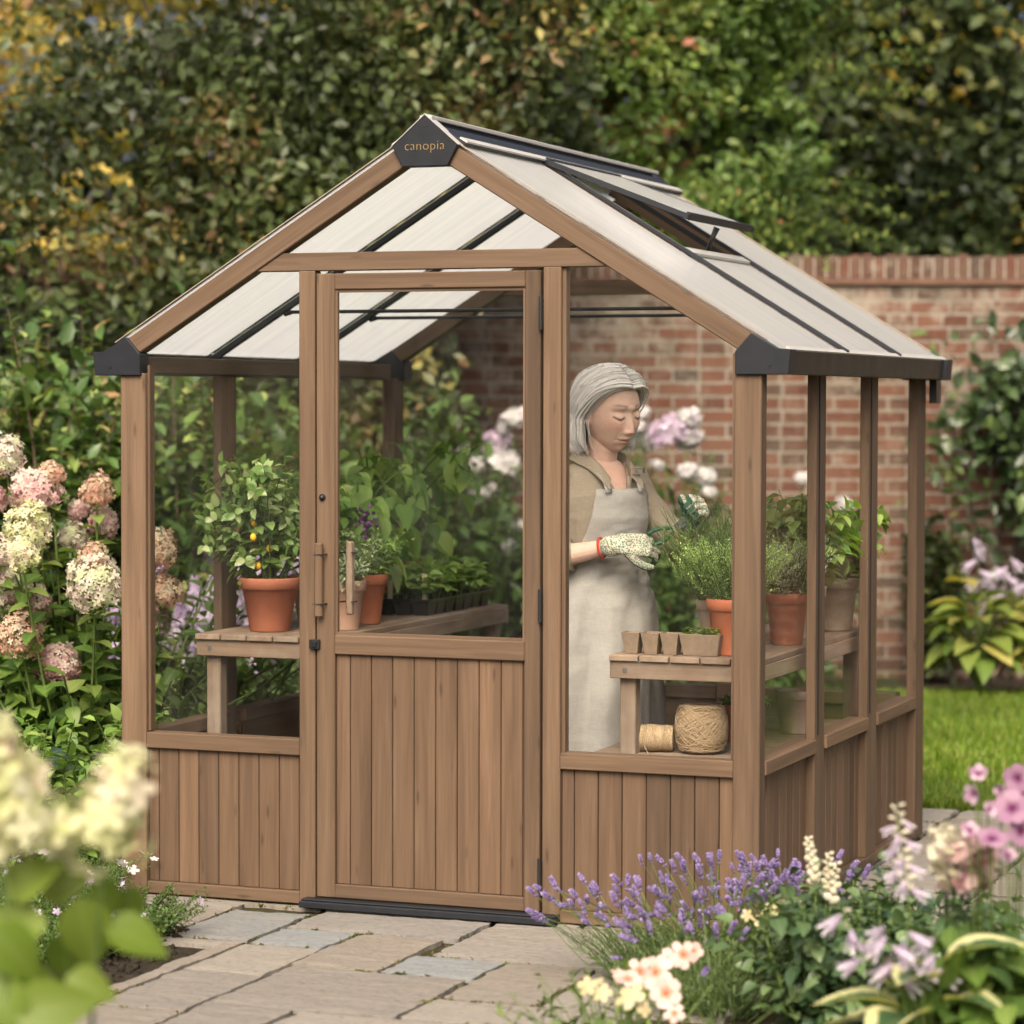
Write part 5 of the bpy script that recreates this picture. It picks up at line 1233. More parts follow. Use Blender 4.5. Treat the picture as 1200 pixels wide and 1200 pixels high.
nb = NB(); k = 34; inst(nb, T_ball(6, 4, .4, .6, .4), np.array([.02, -.05, .34])+rng.normal(size=(k, 3))*np.array([.016, .012, .028]), frames(randdir(k), randdir(k)), .016); nb.build('blossom', m_petal('violet sage florets', [(0, (.10, .03, .13)), (1, (.30, .14, .34))]), t)
t = potted('tall tomato plant with drooping leaves in terracotta at the back of the left bench', (.16, 1.80, .7905), .105, .07, .17, TERRA, None)
def tomato(t, z, n, h, sp, lean, ls):
    P = stems(n, (0, 0, z), .04, h, sp, .5, .25, 10, lean); nb = NB(); nl = NB(); tubes(nb, P, .006, .003, 6)
    for i in range(n):
        for k, tt in enumerate(np.linspace(.25, .98, 9)):
            q, tn = along(P[i:i+1], np.array([[tt]])); q = q[0, 0]; a = k*2.4+i; d = np.array([math.cos(a), math.sin(a), .45]); L_ = rng.uniform(.10, .17)*(1.15-.4*tt)
            u = np.linspace(0, 1, 6)[:, None]; S = q+d*L_*u+np.array([0, 0, -.09])*u*u; tubes(nb, S[None], .0025, .0014, 4)
            for w_, sgn, sc in ((1, 0, 1.0), (.72, 1, .75), (.72, -1, .75), (.42, 1, .6), (.42, -1, .6)):
                b_, tn2 = along(S[None], np.array([[w_]])); dd = unit(tn2[0, 0]+sgn*.9*np.cross(tn2[0, 0], [0, 0, 1])+np.array([0, 0, -.25])); inst(nl, OVATE, b_[0], frames(dd[None], (np.array([0, 0, 1])+rng.normal(size=3)*.3)[None]), ls*sc*(.8+.4*rng.random()))
    nb.build('stem', STEM_G, t); nl.build('foliage', L_HERB, t)
tomato(t, .15, 5, .53, .22, (.16, -.22), .090)
t = potted('pepper plant with broad light leaves behind the sage pots', (.20, 1.22, .7905), .09, .06, .16, TERRA, None); tomato(t, .14, 5, .50, .17, (.05, -.02), .105)
# seed tray
t = thing('seed_tray', 'black plastic cell tray of basil seedlings with wooden labels', 'seed tray', (.335, 1.66, .7905))
b = MB(); nx, ny = 4, 7; sx, sy = .285, .60; b.box((-sx/2-.006, -sy/2-.006, .052), (-sx/2+.006, sy/2+.006, .058)); b.box((sx/2-.006, -sy/2-.006, .052), (sx/2+.006, sy/2+.006, .058)); b.box((-sx/2+.006, -sy/2-.006, .052), (sx/2-.006, -sy/2+.006, .058)); b.box((-sx/2+.006, sy/2-.006, .052), (sx/2-.006, sy/2+.006, .058))
for i in range(nx):
    for j in range(ny):
        cx, cy = -sx/2+sx*(i+.5)/nx, -sy/2+sy*(j+.5)/ny; a, c = sx/nx*.47, sy/ny*.47
        V = [(cx+e*a*k, cy+f*c*k, z) for k, z in ((.72, .0), (1, .054)) for e, f in ((-1, -1), (1, -1), (1, 1), (-1, 1))]
        b.add(V, [(3, 2, 1, 0), (0, 1, 5, 4), (1, 2, 6, 5), (2, 3, 7, 6), (3, 0, 4, 7)])
b.build('tray', BLACKP, t)
b = MB(); b.box((-sx/2+.004, -sy/2+.004, .042), (sx/2-.004, sy/2-.004, .049)); b.build('compost', COMPOST, t)
L_SEED = m_leaf('basil seedling leaves', GREENS((.12, .22, .05), (.22, .36, .08), (.32, .46, .13)), .4, .4, .35, .3)
SEED = []
for v in range(3):
    nb = NB(); P = stems(3, (0, 0, 0), .008, .135, .035, .2, .3, 5); tubes(nb, P, .0018, .001, 4, [.2, .3, .25]); leaves_on(nb, P, 6, .35, OVATE, .070, 1, .3, rand=np.clip(rng.normal(.75, .2, 18), 0, 1)); me = nb.mesh('seedling'); me.materials.append(L_SEED); SEED.append(me)
for i in range(nx):
    for j in range(ny):
        o = link('seedling', SEED[(i+j) % 3], None, t); o.location = (-sx/2+sx*(i+.5)/nx+rng.normal()*.006, -sy/2+sy*(j+.5)/ny+rng.normal()*.006, .048); s = rng.uniform(.75, 1.25); o.scale = (s, s, s); o.rotation_euler = (0, 0, rng.uniform(0, 6))
LABEL = m_plain('pale wooden plant label', (.62, .52, .40), .7, .2, 0, .1)
for x, y, h in ((.10, -.24, .10), (-.02, -.27, .085)):
    b = MB(); b.box((x-.009, y-.001, .045), (x+.009, y+.001, .045+h)); b.build('plant_label', LABEL, t)
t = thing('plant_tag', 'white rounded plant tag on a stick among the pepper leaves', 'plant tag', (.36, 1.16, .93)); b = MB(); b.lathe([(0, 0), (.012, .002), (.020, .03), (.013, .055), (.016, .075), (.010, .092), (0, .095)], 14); b.v[-1][:, 1] *= .12; b.build('tag', m_plain('white card', (.78, .78, .76), .6, .3, 0, .05), t, 0, True)
b = MB(); b.tube([(0, 0, -.14), (0, 0, .002)], .002, 6); b.build('stick', LABEL, t)
# right bench
potted('old pale pot with a tall rosemary bush the woman is cutting', (1.775, .60, .7805), .072, .052, .155, TERRA_G, pl_needles, n=110, h=.36, sp=.15, size=.027, per=56, mat=L_ROSEM, lean=(-.02, .0), curve=.05, hj=.4)
potted('bright terracotta pot with pale green thyme beside the corner post', (1.868, .425, .7805), .078, .055, .172, TERRA_B, pl_needles, n=130, h=.24, sp=.15, size=.017, per=48, mat=L_LIME, curve=.15, tpl=LEAF1, hj=.3)
potted('dark terracotta pot with grey green lavender right of the corner post', (1.925, .845, .7805), .070, .050, .165, TERRA, pl_needles, n=100, h=.24, sp=.13, size=.02, per=44, mat=L_GREY, curve=.2, tpl=LEAFL)
potted('limewashed pot with a bushy basil plant behind the grey lavender', (1.90, 1.11, .7805), .082, .058, .17, TERRA_G, pl_leafy, n=18, h=.36, sp=.15, size=.10, per=12, tpl=OVATE, curve=.1)
potted('limewashed pot with basil at the far end of the right bench', (1.92, 1.46, .7805), .085, .06, .18, TERRA_G, pl_leafy, n=16, h=.30, sp=.14, size=.095, per=12, tpl=OVATE, curve=.1)
# fibre pots
FIB = m_plain('grey brown fibre pot', (.20, .15, .105), .95, .1, 0, .3, 60, .7)
t = thing('fibre_pot_strip', 'strip of square fibre pots with compost and cress seedlings, front left on the right bench', 'seed pots', (1.545, .36, .7805))
for i, w in enumerate((.058, .058, .058, .13)):
    x = (.03, .092, .154, .250)[i]; a = w/2
    b = MB(); y0, y1 = -.032, .032
    V = [(x+e*a*k, f*.032*k2, z) for k, k2, z in ((.66 if i < 3 else .82, .66, 0), (1, 1, .066), (.93, .9, .066), (.84, .8, .050)) for e, f in ((-1, -1), (1, -1), (1, 1), (-1, 1))]
    F = [(3, 2, 1, 0)]
    for r_ in range(3):
        F += [(4*r_+j, 4*r_+(j+1) % 4, 4*r_+4+(j+1) % 4, 4*r_+4+j) for j in range(4)]
    b.add(V, F); b.build('fibre_pot', FIB, t, .002)
    b = MB(); b.box((x-a*.84, -.026, .046), (x+a*.84, .026, .054)); b.build('compost', COMPOST, t)
nb = NB(); k = 160; q = np.stack([rng.uniform(.195, .305, k), rng.uniform(-.024, .024, k), .058+.028*rng.random(k)], 1); inst(nb, LEAF2, q, frames(randdir(k)*np.array([1, 1, .3]), np.tile([0, 0, 1.], (k, 1))+randdir(k)*.3), .014); nb.build('seedlings', L_LIVE, t)
# lower shelf: twine and pots
TWINE = None
def m_twine(name):
    t = NT(name); g = t.attr('luv').outputs['Vector']; x, y, z = sep(t, g); tc = t.n('ShaderNodeTexCoord').outputs['Object']
    tw = t.math('SINE', t.math('ADD', t.math('MULTIPLY', y, 900), t.math('MULTIPLY', x, 3)))
    n = t.noise(tc, 160, 4).outputs['Fac']; col = t.ramp(n, [(.3, (.30, .21, .12)), (.7, (.50, .39, .25))])
    col = t.mix(t.ramp(z, [(0, (0, 0, 0)), (1, (.35, .35, .35))]), col, (.30, .22, .13))
    return t.surf(t.bsdf(col, .9, .1, 0, t.bump(t.math('ADD', tw, n), .5, .001)))
TWINE = m_twine('jute twine')
t = thing('twine_spool', 'spool of jute twine lying on its side on the lower shelf', 'twine', (1.622, .40, .4755+.043))
nb = NB(); n = 900; s = np.linspace(0, 1, n); turns = 26
x = -.066+.132*(np.abs(((s*3) % 2)-1)); r = .040-.004*np.abs(x/.066)**6+.0015*np.sin(s*40)
ph = s*2*PI*turns*3
P = np.stack([x, np.cos(ph)*r, np.sin(ph)*r], 1); tubes(nb, P[None], .0016, .0016, 5, [.4]); nb.build('twine', TWINE, t)
b = MB(); b.lathe([(.0, -.066), (.038, -.066), (.039, 0), (.038, .066), (.016, .067), (.012, .064), (.011, .0), (0, 0)], 28); c = b.build('core', TWINE, t, 0, True); c.rotation_euler = (0, PI/2, 0)
nb = NB(); u = np.linspace(0, 1, 12)[:, None]; tubes(nb, (np.array([-.02, -.036, -.02])*(1-u)+np.array([.03, -.046, -.0415])*u+np.array([0, -.016, -.02])*np.sin(PI*u))[None], .0014, .0014, 5); nb.build('loose_end', TWINE, t)
t.rotation_euler = (0, 0, .22)
t = thing('twine_ball', 'large round ball of jute twine standing on the lower shelf', 'twine', (1.772, .43, .4755+.077))
nb = NB()
for k in range(64):
    n = 64; ph = np.linspace(0, 2*PI, n); tilt = rng.uniform(.35, 1.0)*(1 if k % 2 else -1); a0 = rng.uniform(0, 6.28); rr = .0835+.0035*rng.random()
    q = np.stack([np.cos(ph), np.sin(ph)*math.cos(tilt), np.sin(ph)*math.sin(tilt)], 1); c, s_ = math.cos(a0), math.sin(a0); q = np.stack([q[:, 0]*c-q[:, 1]*s_, q[:, 0]*s_+q[:, 1]*c, q[:, 2]], 1)
    sq = .90/np.maximum(np.sqrt(q[:, 0]**2+q[:, 1]**2), np.abs(q[:, 2])*1.05); q = q*np.minimum(1.15, (.5+.5*sq))[:, None]*rr; q[:, 2] = np.clip(q[:, 2], -.0745, .0765)
    tubes(nb, q[None], .0013, .0013, 5)
nb.build('twine', TWINE, t)
b = MB(); b.lathe([(0, -.0745), (.055, -.0745), (.076, -.05), (.081, 0), (.075, .05), (.055, .073), (.02, .074), (.014, .05), (0, .045)], 32); b.build('core', m_plain('inner jute layers', (.22, .155, .085), .95, .1, 0, .3, 90, .6), t, 0, True)
potted('small terracotta pot of greenery on the lower shelf behind the twine', (1.805, .74, .4755), .064, .045, .12, TERRA, pl_leafy, n=14, h=.06, sp=.07, size=.03, per=8, tpl=LEAF2)
t = thing('plant_pot', 'empty limewashed pot on the lower shelf behind the side glass', 'plant pot', (1.90, 1.05, .4755)); pot_parts(t, .07, .05, .14, TERRA_G)
# ------------------------------------------------------------------ the woman (local axes: x her right, y forward, z up)
class Solid:
    def __init__(s): s.V = []; s.F = []; s.n = 0
    def add(s, V, F):
        s.V.append(np.asarray(V, float)); s.F += [tuple(int(i)+s.n for i in f) for f in F]; s.n += len(V)
    def cone(s, a, b, ra, rb, n=14, fl=None):
        """capsule with two radii; fl = (axis, factor) flattens it"""
        a = np.array(a, float); b = np.array(b, float); d = b-a; L = np.linalg.norm(d); d /= L+1e-9
        ref = np.array([0, 0, 1.]) if abs(d[2]) < .85 else np.array([0, 1., 0]); x = np.cross(d, ref); x /= np.linalg.norm(x); y = np.cross(d, x)
        rows = [(-math.cos(t)*ra, math.sin(t)*ra) for t in np.linspace(0, PI/2, 5)]+[(L+math.sin(t)*rb, math.cos(t)*rb) for t in np.linspace(0, PI/2, 5)]
        V = [a+d*rows[0][0]]
        for h, r in rows[1:-1]:
            for k in range(n):
                q = 2*PI*k/n; V.append(a+d*h+r*(math.cos(q)*x+math.sin(q)*y))
        V.append(a+d*rows[-1][0]); V = np.array(V); m = len(rows)-2
        F = [(0, 1+(k+1) % n, 1+k) for k in range(n)]
        for i in range(m-1): F += [(1+i*n+k, 1+i*n+(k+1) % n, 1+(i+1)*n+(k+1) % n, 1+(i+1)*n+k) for k in range(n)]
        e = len(V)-1; F += [(1+(m-1)*n+k, 1+(m-1)*n+(k+1) % n, e) for k in range(n)]
        if fl is not None:
            ax = np.array(fl[0], float); ax /= np.linalg.norm(ax); c = (a+b)/2; V = V-np.outer((V-c)@ax, ax)*(1-fl[1])
        s.add(V, F)
    def ball(s, c, r, R=None, nu=20, nv=12):
        TV, TF, _ = T_ball(nu, nv); V = TV[:, [0, 2, 1]]*np.array(r); V = V*np.array([1, 1, -1])
        if R is not None: V = V@np.asarray(R).T
        s.add(V+np.array(c), TF[0][:, ::-1] if False else TF[0])
    def loft(s, rings, n=36):
        """rings: (z, cx, cy, a, b)"""
        V = []
        for z, cx, cy, a, b in rings:
            for k in range(n):
                t = 2*PI*k/n; V.append((cx+a*math.copysign(abs(math.cos(t))**.9, math.cos(t)), cy+b*math.copysign(abs(math.sin(t))**.9, math.sin(t)), z))
        m = len(rings); F = [(i*n+k, i*n+(k+1) % n, (i+1)*n+(k+1) % n, (i+1)*n+k) for i in range(m-1) for k in range(n)]
        F += [tuple(range(n-1, -1, -1)), tuple(range((m-1)*n, m*n))]; s.add(V, F)
    def fuse(s, name, voxel, it=4, fac=.5):
        me = bpy.data.meshes.new('src'); me.from_pydata(np.concatenate(s.V).tolist(), [], s.F); me.update()
        bm = bmesh.new(); bm.from_mesh(me); bmesh.ops.recalc_face_normals(bm, faces=bm.faces); bm.to_mesh(me); bm.free()
        o = bpy.data.objects.new('src', me); COL.objects.link(o)
        r = o.modifiers.new('r', 'REMESH'); r.mode = 'VOXEL'; r.voxel_size = voxel
        if it: q = o.modifiers.new('s', 'SMOOTH'); q.iterations = it; q.factor = fac
        dg = bpy.context.evaluated_depsgraph_get(); out = bpy.data.meshes.new_from_object(o.evaluated_get(dg)); out.name = name
        bpy.data.objects.remove(o); bpy.data.meshes.remove(me); smooth(out); return out
def verts(me):
    a = np.empty(len(me.vertices)*3, 'f'); me.vertices.foreach_get('co', a); return a.reshape(-1, 3).astype(float)
def norms(me):
    a = np.empty(len(me.vertices)*3, 'f'); me.vertices.foreach_get('normal', a); return a.reshape(-1, 3).astype(float)
def setv(me, P): me.vertices.foreach_set('co', np.asarray(P, 'f').ravel()); me.update()
def setattr3(me, name, A): me.attributes.new(name, 'FLOAT_VECTOR', 'POINT').data.foreach_set('vector', np.asarray(A, 'f').ravel())

RS, RE, RW, = np.array([.143, .0, 1.288]), np.array([.225, .005, 1.045]), np.array([.09, .222, 1.10])
LS, LE, LW = np.array([-.143, .0, 1.288]), np.array([-.222, .135, 1.085]), np.array([-.104, .34, 1.165])
hyaw, hpit = math.radians(4), math.radians(-15)
RH = np.array(Matrix.Rotation(hyaw, 3, 'Z') @ Matrix.Rotation(hpit, 3, 'X') @ Matrix.Rotation(math.radians(3), 3, 'Y'))
HC = np.array([.0, .066, 1.524]); HS = 1.19
# --- head as a shaped surface in its own frame
def head_mesh():
    nu, nv = 400, 260; V = []; F = []
    th = np.linspace(0, PI, nv+1); ph = np.linspace(0, 2*PI, nu, endpoint=False)
    T, Pp = np.meshgrid(th, ph, indexing='ij')
    x = np.sin(T)*np.cos(Pp); y = np.sin(T)*np.sin(Pp); z = np.cos(T)
    X = .073*x; Y = np.where(y > 0, .088, .098)*y; Z = np.where(z > 0, .108, .112)*z
    # squarer face front, jaw, back of the skull
    low = np.clip(-Z/.112, 0, 1)
    X = X*(1-.25*low**1.6)*(1-.05*np.clip(Z/.1, 0, 1)); Y = np.where(y > 0, Y*(1+.10*low*(1-low)*2), Y*(1-.45*low**1.2))
    Y = Y+.008*low*(y > -.2)
    fr = np.clip(y*1.6, 0, 1)
    flat = np.exp(-(X/.05)**2); Y = np.where(y > 0, np.minimum(Y, .081+.012*low), Y)
    g = lambda cx, cz, sx, sz: np.exp(-((X-cx)/sx)**2-((Z-cz)/sz)**2)*fr
    dy = np.zeros_like(X)
    prof = np.interp(Z, [-.060, -.046, -.036, -.022, .0, .022, .034], [0, .006, .0215, .0185, .010, .004, 0])
    dy += prof*np.exp(-(X/.0115)**2)*fr
    for s in (-1, 1):
        dy += .0065*g(s*.0115, -.038, .0055, .006)
        dy += -.0085*g(s*.031, .012, .019, .011)+.0055*g(s*.031, .004, .0125, .0085)
        dy += .0045*g(s*.030, .027, .020, .007)
        dy += .0050*g(s*.040, -.020, .020, .020)
        dy += -.0026*g(s*.027, -.050, .005, .016)
        dy += -.0022*g(s*.031, -.0065, .013, .003)
        dy += -.0015*g(s*.027, -.064, .005, .005)
        dy += .004*g(s*.036, -.083, .014, .016)
    dy += .0034*g(0, .027, .013, .010)-.0018*g(0, .037, .012, .006)*0
    dy += .0062*g(0, -.0585, .019, .0052)+.0066*g(0, -.0705, .016, .0055)-.0045*np.exp(-(X/.021)**2-((Z+.0650-5.0*X*X)/.0024)**2)*fr
    dy += -.003*g(0, -.080, .016, .005)+.0085*g(0, -.098, .018, .014)
    dy += -.0020*g(0, -.049, .004, .006)
    Y = Y+dy
    P = np.stack([X, Y, Z], -1)
    V = P.reshape(-1, 3); idx = np.arange(len(V)).reshape(nv+1, nu)
    F = np.stack([idx[:-1], idx[1:], np.roll(idx, -1, 1)[1:], np.roll(idx, -1, 1)[:-1]], -1).reshape(-1, 4)
    return V, F
S = Solid()
hv_, hf = head_mesh(); S.add(HS*hv_@RH.T+HC, hf)
for s in (-1, 1):   # ears
    c = np.array([s*.074, -.006, -.008]); S.ball(HS*c@RH.T+HC, (.010, .021, .036), RH@np.array(Matrix.Rotation(s*.35, 3, 'Z') @ Matrix.Rotation(.2, 3, 'X')))
    S.ball(HS*np.array([s*.072, .000, -.034])@RH.T+HC, (.0045, .007, .007))
torso = [(.80, 0, 0, .165, .115), (.90, 0, 0, .172, .118), (1.0, 0, .0, .140, .098), (1.08, 0, .004, .138, .099), (1.18, 0, .012, .148, .112), (1.25, 0, .012, .150, .108), (1.30, 0, .006, .140, .090), (1.335, 0, .006, .108, .070), (1.36, 0, .010, .062, .054)]
S.loft(torso)
S.cone((0, .004, 1.33), (0, .034, 1.44), .055, .052, 28); S.cone((0, .026, 1.40), HC+np.array([0, -.02, -.03]), .052, .060, 28)
for sh, el, wr, s in ((RS, RE, RW, 1), (LS, LE, LW, -1)):
    S.cone((s*.09, 0, 1.295), sh, .048, .046); S.cone(sh, el, .044, .036); m = el+(wr-el)*.3; S.cone(el, m, .037, .037); S.cone(m, wr-(wr-el)*.04, .037, .022)
    hip = np.array([s*.088, 0, .86]); kn = np.array([s*.095, .015, .47]); an = np.array([s*.095, -.02, .09]); S.cone(hip, kn, .085, .055); S.cone(kn, kn+(an-kn)*.35, .053, .055); S.cone(kn+(an-kn)*.35, an, .055, .036); S.cone(an+np.array([0, -.02, -.045]), an+np.array([s*.015, .14, -.06]), .038, .030, 12, ((0, 0, 1), .9))
body = S.fuse('person', .0021, 2, .4)
P = verts(body); Q = (P-HC)@RH/HS            # head-frame coordinates
X, Y, Z = Q.T; f = (Y > .03)
g = lambda cx, cz, sx, sz: np.exp(-((X-cx)/sx)**2-((Z-cz)/sz)**2)*f
Zl = Z-5.0*X*X; gl_ = lambda cz, sx, sz: np.exp(-(X/sx)**2-((Zl-cz)/sz)**2)*f
lip = np.clip(1.5*np.maximum(gl_(-.0598, .020, .0042), gl_(-.0705, .0175, .0050))-.35, 0, 1)*(np.abs(X) < .026)
dark = np.zeros(len(P)); blush = np.zeros(len(P))
for s in (-1, 1):
    xs = s*X; br = .0292+.0030*np.sin(np.clip((xs-.010)/.042, 0, 1)*PI)
    dark = np.maximum(dark, .68*np.exp(-((Z-br)/.0036)**2)*np.clip((xs-.010)/.006, 0, 1)*np.clip((.052-xs)/.014, 0, 1)*f)
    ey = .0005-.0045*np.sin(np.clip((xs-.018)/.027, 0, 1)*PI); dark = np.maximum(dark, 1.0*np.exp(-((Z-ey)/.0030)**2)*np.clip((xs-.015)/.004, 0, 1)*np.clip((.050-xs)/.005, 0, 1)*f); dark = np.maximum(dark, .95*np.exp(-((Z-ey+.0022)/.0030)**2-((xs-.031)/.0085)**2)*f)
    cr = .0135+.0025*np.sin(np.clip((xs-.016)/.032, 0, 1)*PI); dark = np.maximum(dark, .40*np.exp(-((Z-cr)/.0013)**2)*(xs > .016)*(xs < .048)*f)
    blush = np.maximum(blush, g(s*.040, -.022, .020, .018))
dark = np.maximum(dark, .75*np.exp(-((Z+.0650-5.0*X*X)/.0014)**2)*(np.abs(X) < .0235)*f)
blush = np.maximum(blush, .8*g(0, -.034, .012, .010)); blush = np.maximum(blush, .5*np.exp(-((P[:, 2]-1.31)/.05)**2)*(P[:, 1] > .05))
for s in (-1, 1):
    xs = s*X
    nf = np.abs(xs-(.0175+.013*np.clip((-.036-Z)/.030, 0, 1))); dark = np.maximum(dark, .20*np.exp(-(nf/.0022)**2)*np.clip((-.034-Z)/.006, 0, 1)*np.clip((Z+.070)/.008, 0, 1)*f)
    ue = -.0125-.004*np.sin(np.clip((xs-.016)/.030, 0, 1)*PI); dark = np.maximum(dark, .17*np.exp(-((Z-ue)/.0020)**2)*(xs > .016)*(xs < .046)*f)
    for k in range(3): dark = np.maximum(dark, .16*np.exp(-((Z-.004-(k-1)*(xs-.046)*.55)/.0012)**2)*np.clip((xs-.049)/.003, 0, 1)*np.clip((.062-xs)/.004, 0, 1)*f)
for z0 in (.052, .063): dark = np.maximum(dark, .09*np.exp(-((Z-z0-.0015*np.sin(X*140))/.0014)**2)*(np.abs(X) < .034)*f)
dark = np.maximum(dark, .10*vnoise(P, 260, 4)*(vnoise(P, 60, 6) > .5))
setattr3(body, 'face', np.stack([lip, dark, blush], 1))
t = NT('skin'); a = t.attr('face').outputs['Vector']; ax_, ay_, az_ = sep(t, a); tc = t.n('ShaderNodeTexCoord').outputs['Object']
n = t.noise(tc, 45, 4).outputs['Fac']; n2 = t.noise(tc, 260, 3).outputs['Fac']
col = t.mix(n, (.66, .43, .325), (.76, .525, .415)); col = t.mix(t.math('MULTIPLY', az_, .55), col, (.66, .31, .23)); col = t.mix(ax_, col, (.50, .20, .17)); col = t.mix(ay_, col, (.085, .05, .04))
SKIN = t.surf(t.bsdf(col, .48, .35, 0, t.bump(n2, .12, .001)))
wpos = gp(.275, 9.04)
woman = link('person', body, SKIN, None, tuple(wpos)); WROT = math.radians(-123.9); woman.rotation_euler = (0, 0, WROT)
tag(woman, 'woman with silver bob in taupe shirt and pale linen apron cutting rosemary with secateurs', 'person')

# --- hair: strands combed from a centre parting, over the skull, then hanging
nb = NB(); N = 4200
side = np.where(rng.random(N) < .5, -1., 1.); fr_ = rng.random(N)**.9
al = np.radians(41+97*fr_); root = np.stack([side*.05*rng.random(N), np.cos(al), np.sin(al)], 1)
az = np.radians(93+86*fr_+rng.normal(size=N)*4); end = np.stack([side*np.sin(az), np.cos(az), -.12+0*az], 1)
lift = .006+.025*rng.random(N); ts = np.linspace(0, 1, 9)
ell = np.array([.077, .097, .113])*HS
PT = []
for u in ts:
    w_ = u**.85; d = root*(1-w_)[..., None] if False else root*(1-w_)+end*w_
    d = d+np.stack([side*.35*np.sin(PI*w_), .10*np.sin(PI*w_)*(1-fr_), .25*np.sin(PI*w_)*np.ones(N)], 1); d = unit(d)
    e = ell+lift[:, None]*(.35+.65*min(1, u*2.2)); PT.append((d*e)@RH.T+HC)
last = PT[-1]; out = unit((last-HC)*np.array([1, 1, 0])); Lh = .100+.026*rng.random(N)+.012*fr_
c1 = vnoise(np.stack([az*4, side*3, 0*az], 1), 1.0, 3)-.5
for k in range(1, 8):
    v = k/7; q = last.copy(); q[:, 2] -= Lh*v
    q += out*((.010*np.sin(v*PI*.8)-.022*v**3)+.022*c1*v+.004*np.sin(v*7+az*5))[:, None]
    neckc = np.array([0, .02, 0]); rad = np.linalg.norm((q-neckc)[:, :2], axis=1); rmin = np.where(q[:, 2] < 1.42, .074, .06); fct = np.maximum(1, rmin/np.maximum(rad, 1e-5)); q[:, :2] = neckc[:2]+(q[:, :2]-neckc[:2])*fct[:, None]
    PT.append(q)
HP = np.stack(PT, 1); HP += (rng.normal(size=(N, 1, 3))*.0035)*np.linspace(0, 1, HP.shape[1])[None, :, None]
# the tips gather into locks
lock = np.floor((az*side+4)*13+1.6*vnoise(HP[:, 3]*30, 1.0, 5)).astype(int)
tt_ = np.linspace(0, 1, HP.shape[1])
for q in np.unique(lock):
    k = lock == q; c = HP[k].mean(0); g_ = .62*np.clip((tt_-.25)/.75, 0, 1)**1.3
    HP[k] = HP[k]*(1-g_)[None, :, None]+c[None]*g_[None, :, None]
    sw = rng.normal(size=3)*np.array([.007, .007, .004]); HP[k] += sw[None, None]*(np.clip(tt_-.3, 0, 1)**1.5)[None, :, None]
    HP[k, :, 2] += rng.normal()*.010*(np.clip(tt_-.5, 0, 1)*2)[None]
lockc = np.array([((q*7919) % 97)/97. for q in lock])
tubes(nb, HP, .0015, .0009, 3, np.clip(.35*rng.random(N)+.55*lockc+.12, 0, 1))
k = rng.choice(N, 300, replace=False); hk = HP[k]+unit(HP[k]-HC)*.0025; tubes(nb, hk, .0030, .0011, 4, np.where(rng.random(300) < .38, .05+.15*rng.random(300), .80+.2*rng.random(300)))
fl = 220; hp2 = HP[rng.choice(N, fl)]+np.linspace(0, 1, HP.shape[1])[None, :, None]*rng.normal(size=(fl, 1, 3))*.012; hp2 += unit(hp2-HC)*.006; tubes(nb, hp2, .0005, .0003, 3, .7+.3*rng.random(fl))
# under-layer so no scalp shows between strands
nu, nv = 40, 24; th = np.linspace(0, PI*.62, nv+1); ph = np.linspace(0, 2*PI, nu, endpoint=False); T_, Pp_ = np.meshgrid(th, ph, indexing='ij')
cx, cy, cz = np.sin(T_)*np.cos(Pp_), np.sin(T_)*np.sin(Pp_), np.cos(T_); V = np.stack([cx, cy, cz], -1).reshape(-1, 3)
idx = np.arange(len(V)).reshape(nv+1, nu); F = np.stack([idx[:-1], idx[1:], np.roll(idx, -1, 1)[1:], np.roll(idx, -1, 1)[:-1]], -1).reshape(-1, 4)
ctr = V[F].mean(1); ok = ~((ctr[:, 1] > .25) & (ctr[:, 2] < .62+.22*(1-np.abs(ctr[:, 0])))); ok &= ~((np.abs(ctr[:, 0]) > .5) & (ctr[:, 1] > -.25) & (ctr[:, 2] < .40))
nb.add((V*(ell+.0035))@RH.T+HC, F[ok], np.tile([0, .3, .12], (len(V), 1)))
t = NT('silver hair'); luv = t.attr('luv').outputs['Vector']; x, y, z = sep(t, luv)
col = t.ramp(z, [(0, (.26, .245, .22)), (.25, (.58, .56, .51)), (.55, (.82, .80, .76)), (1, (.92, .91, .88))])
h = t.n('ShaderNodeBsdfAnisotropic') if False else None
HAIR = t.surf(t.bsdf(col, .42, .45)); nb.build('hair', HAIR, woman)

# --- shirt
LINEN = m_cloth('taupe linen shirt', (.27, .225, .165), (.37, .315, .24), 900, .9)
S = Solid(); S.loft([(z, cx, cy+.001, a+.012, b+.012) for z, cx, cy, a, b in torso if z < 1.34]+[(1.335, 0, .006, .112, .074), (1.362, 0, .012, .070, .064)])
for sh, el, wr, s, cut in ((RS, RE, RW, 1, .30), (LS, LE, LW, -1, .36)):
    S.cone((s*.075, 0, 1.282), sh, .054, .051); S.cone(sh, el, .049, .047); S.cone(el, el+(wr-el)*cut, .050, .049)
sm_ = S.fuse('shirt', .0042, 5, .5)
P = verts(sm_); Nn = norms(sm_)
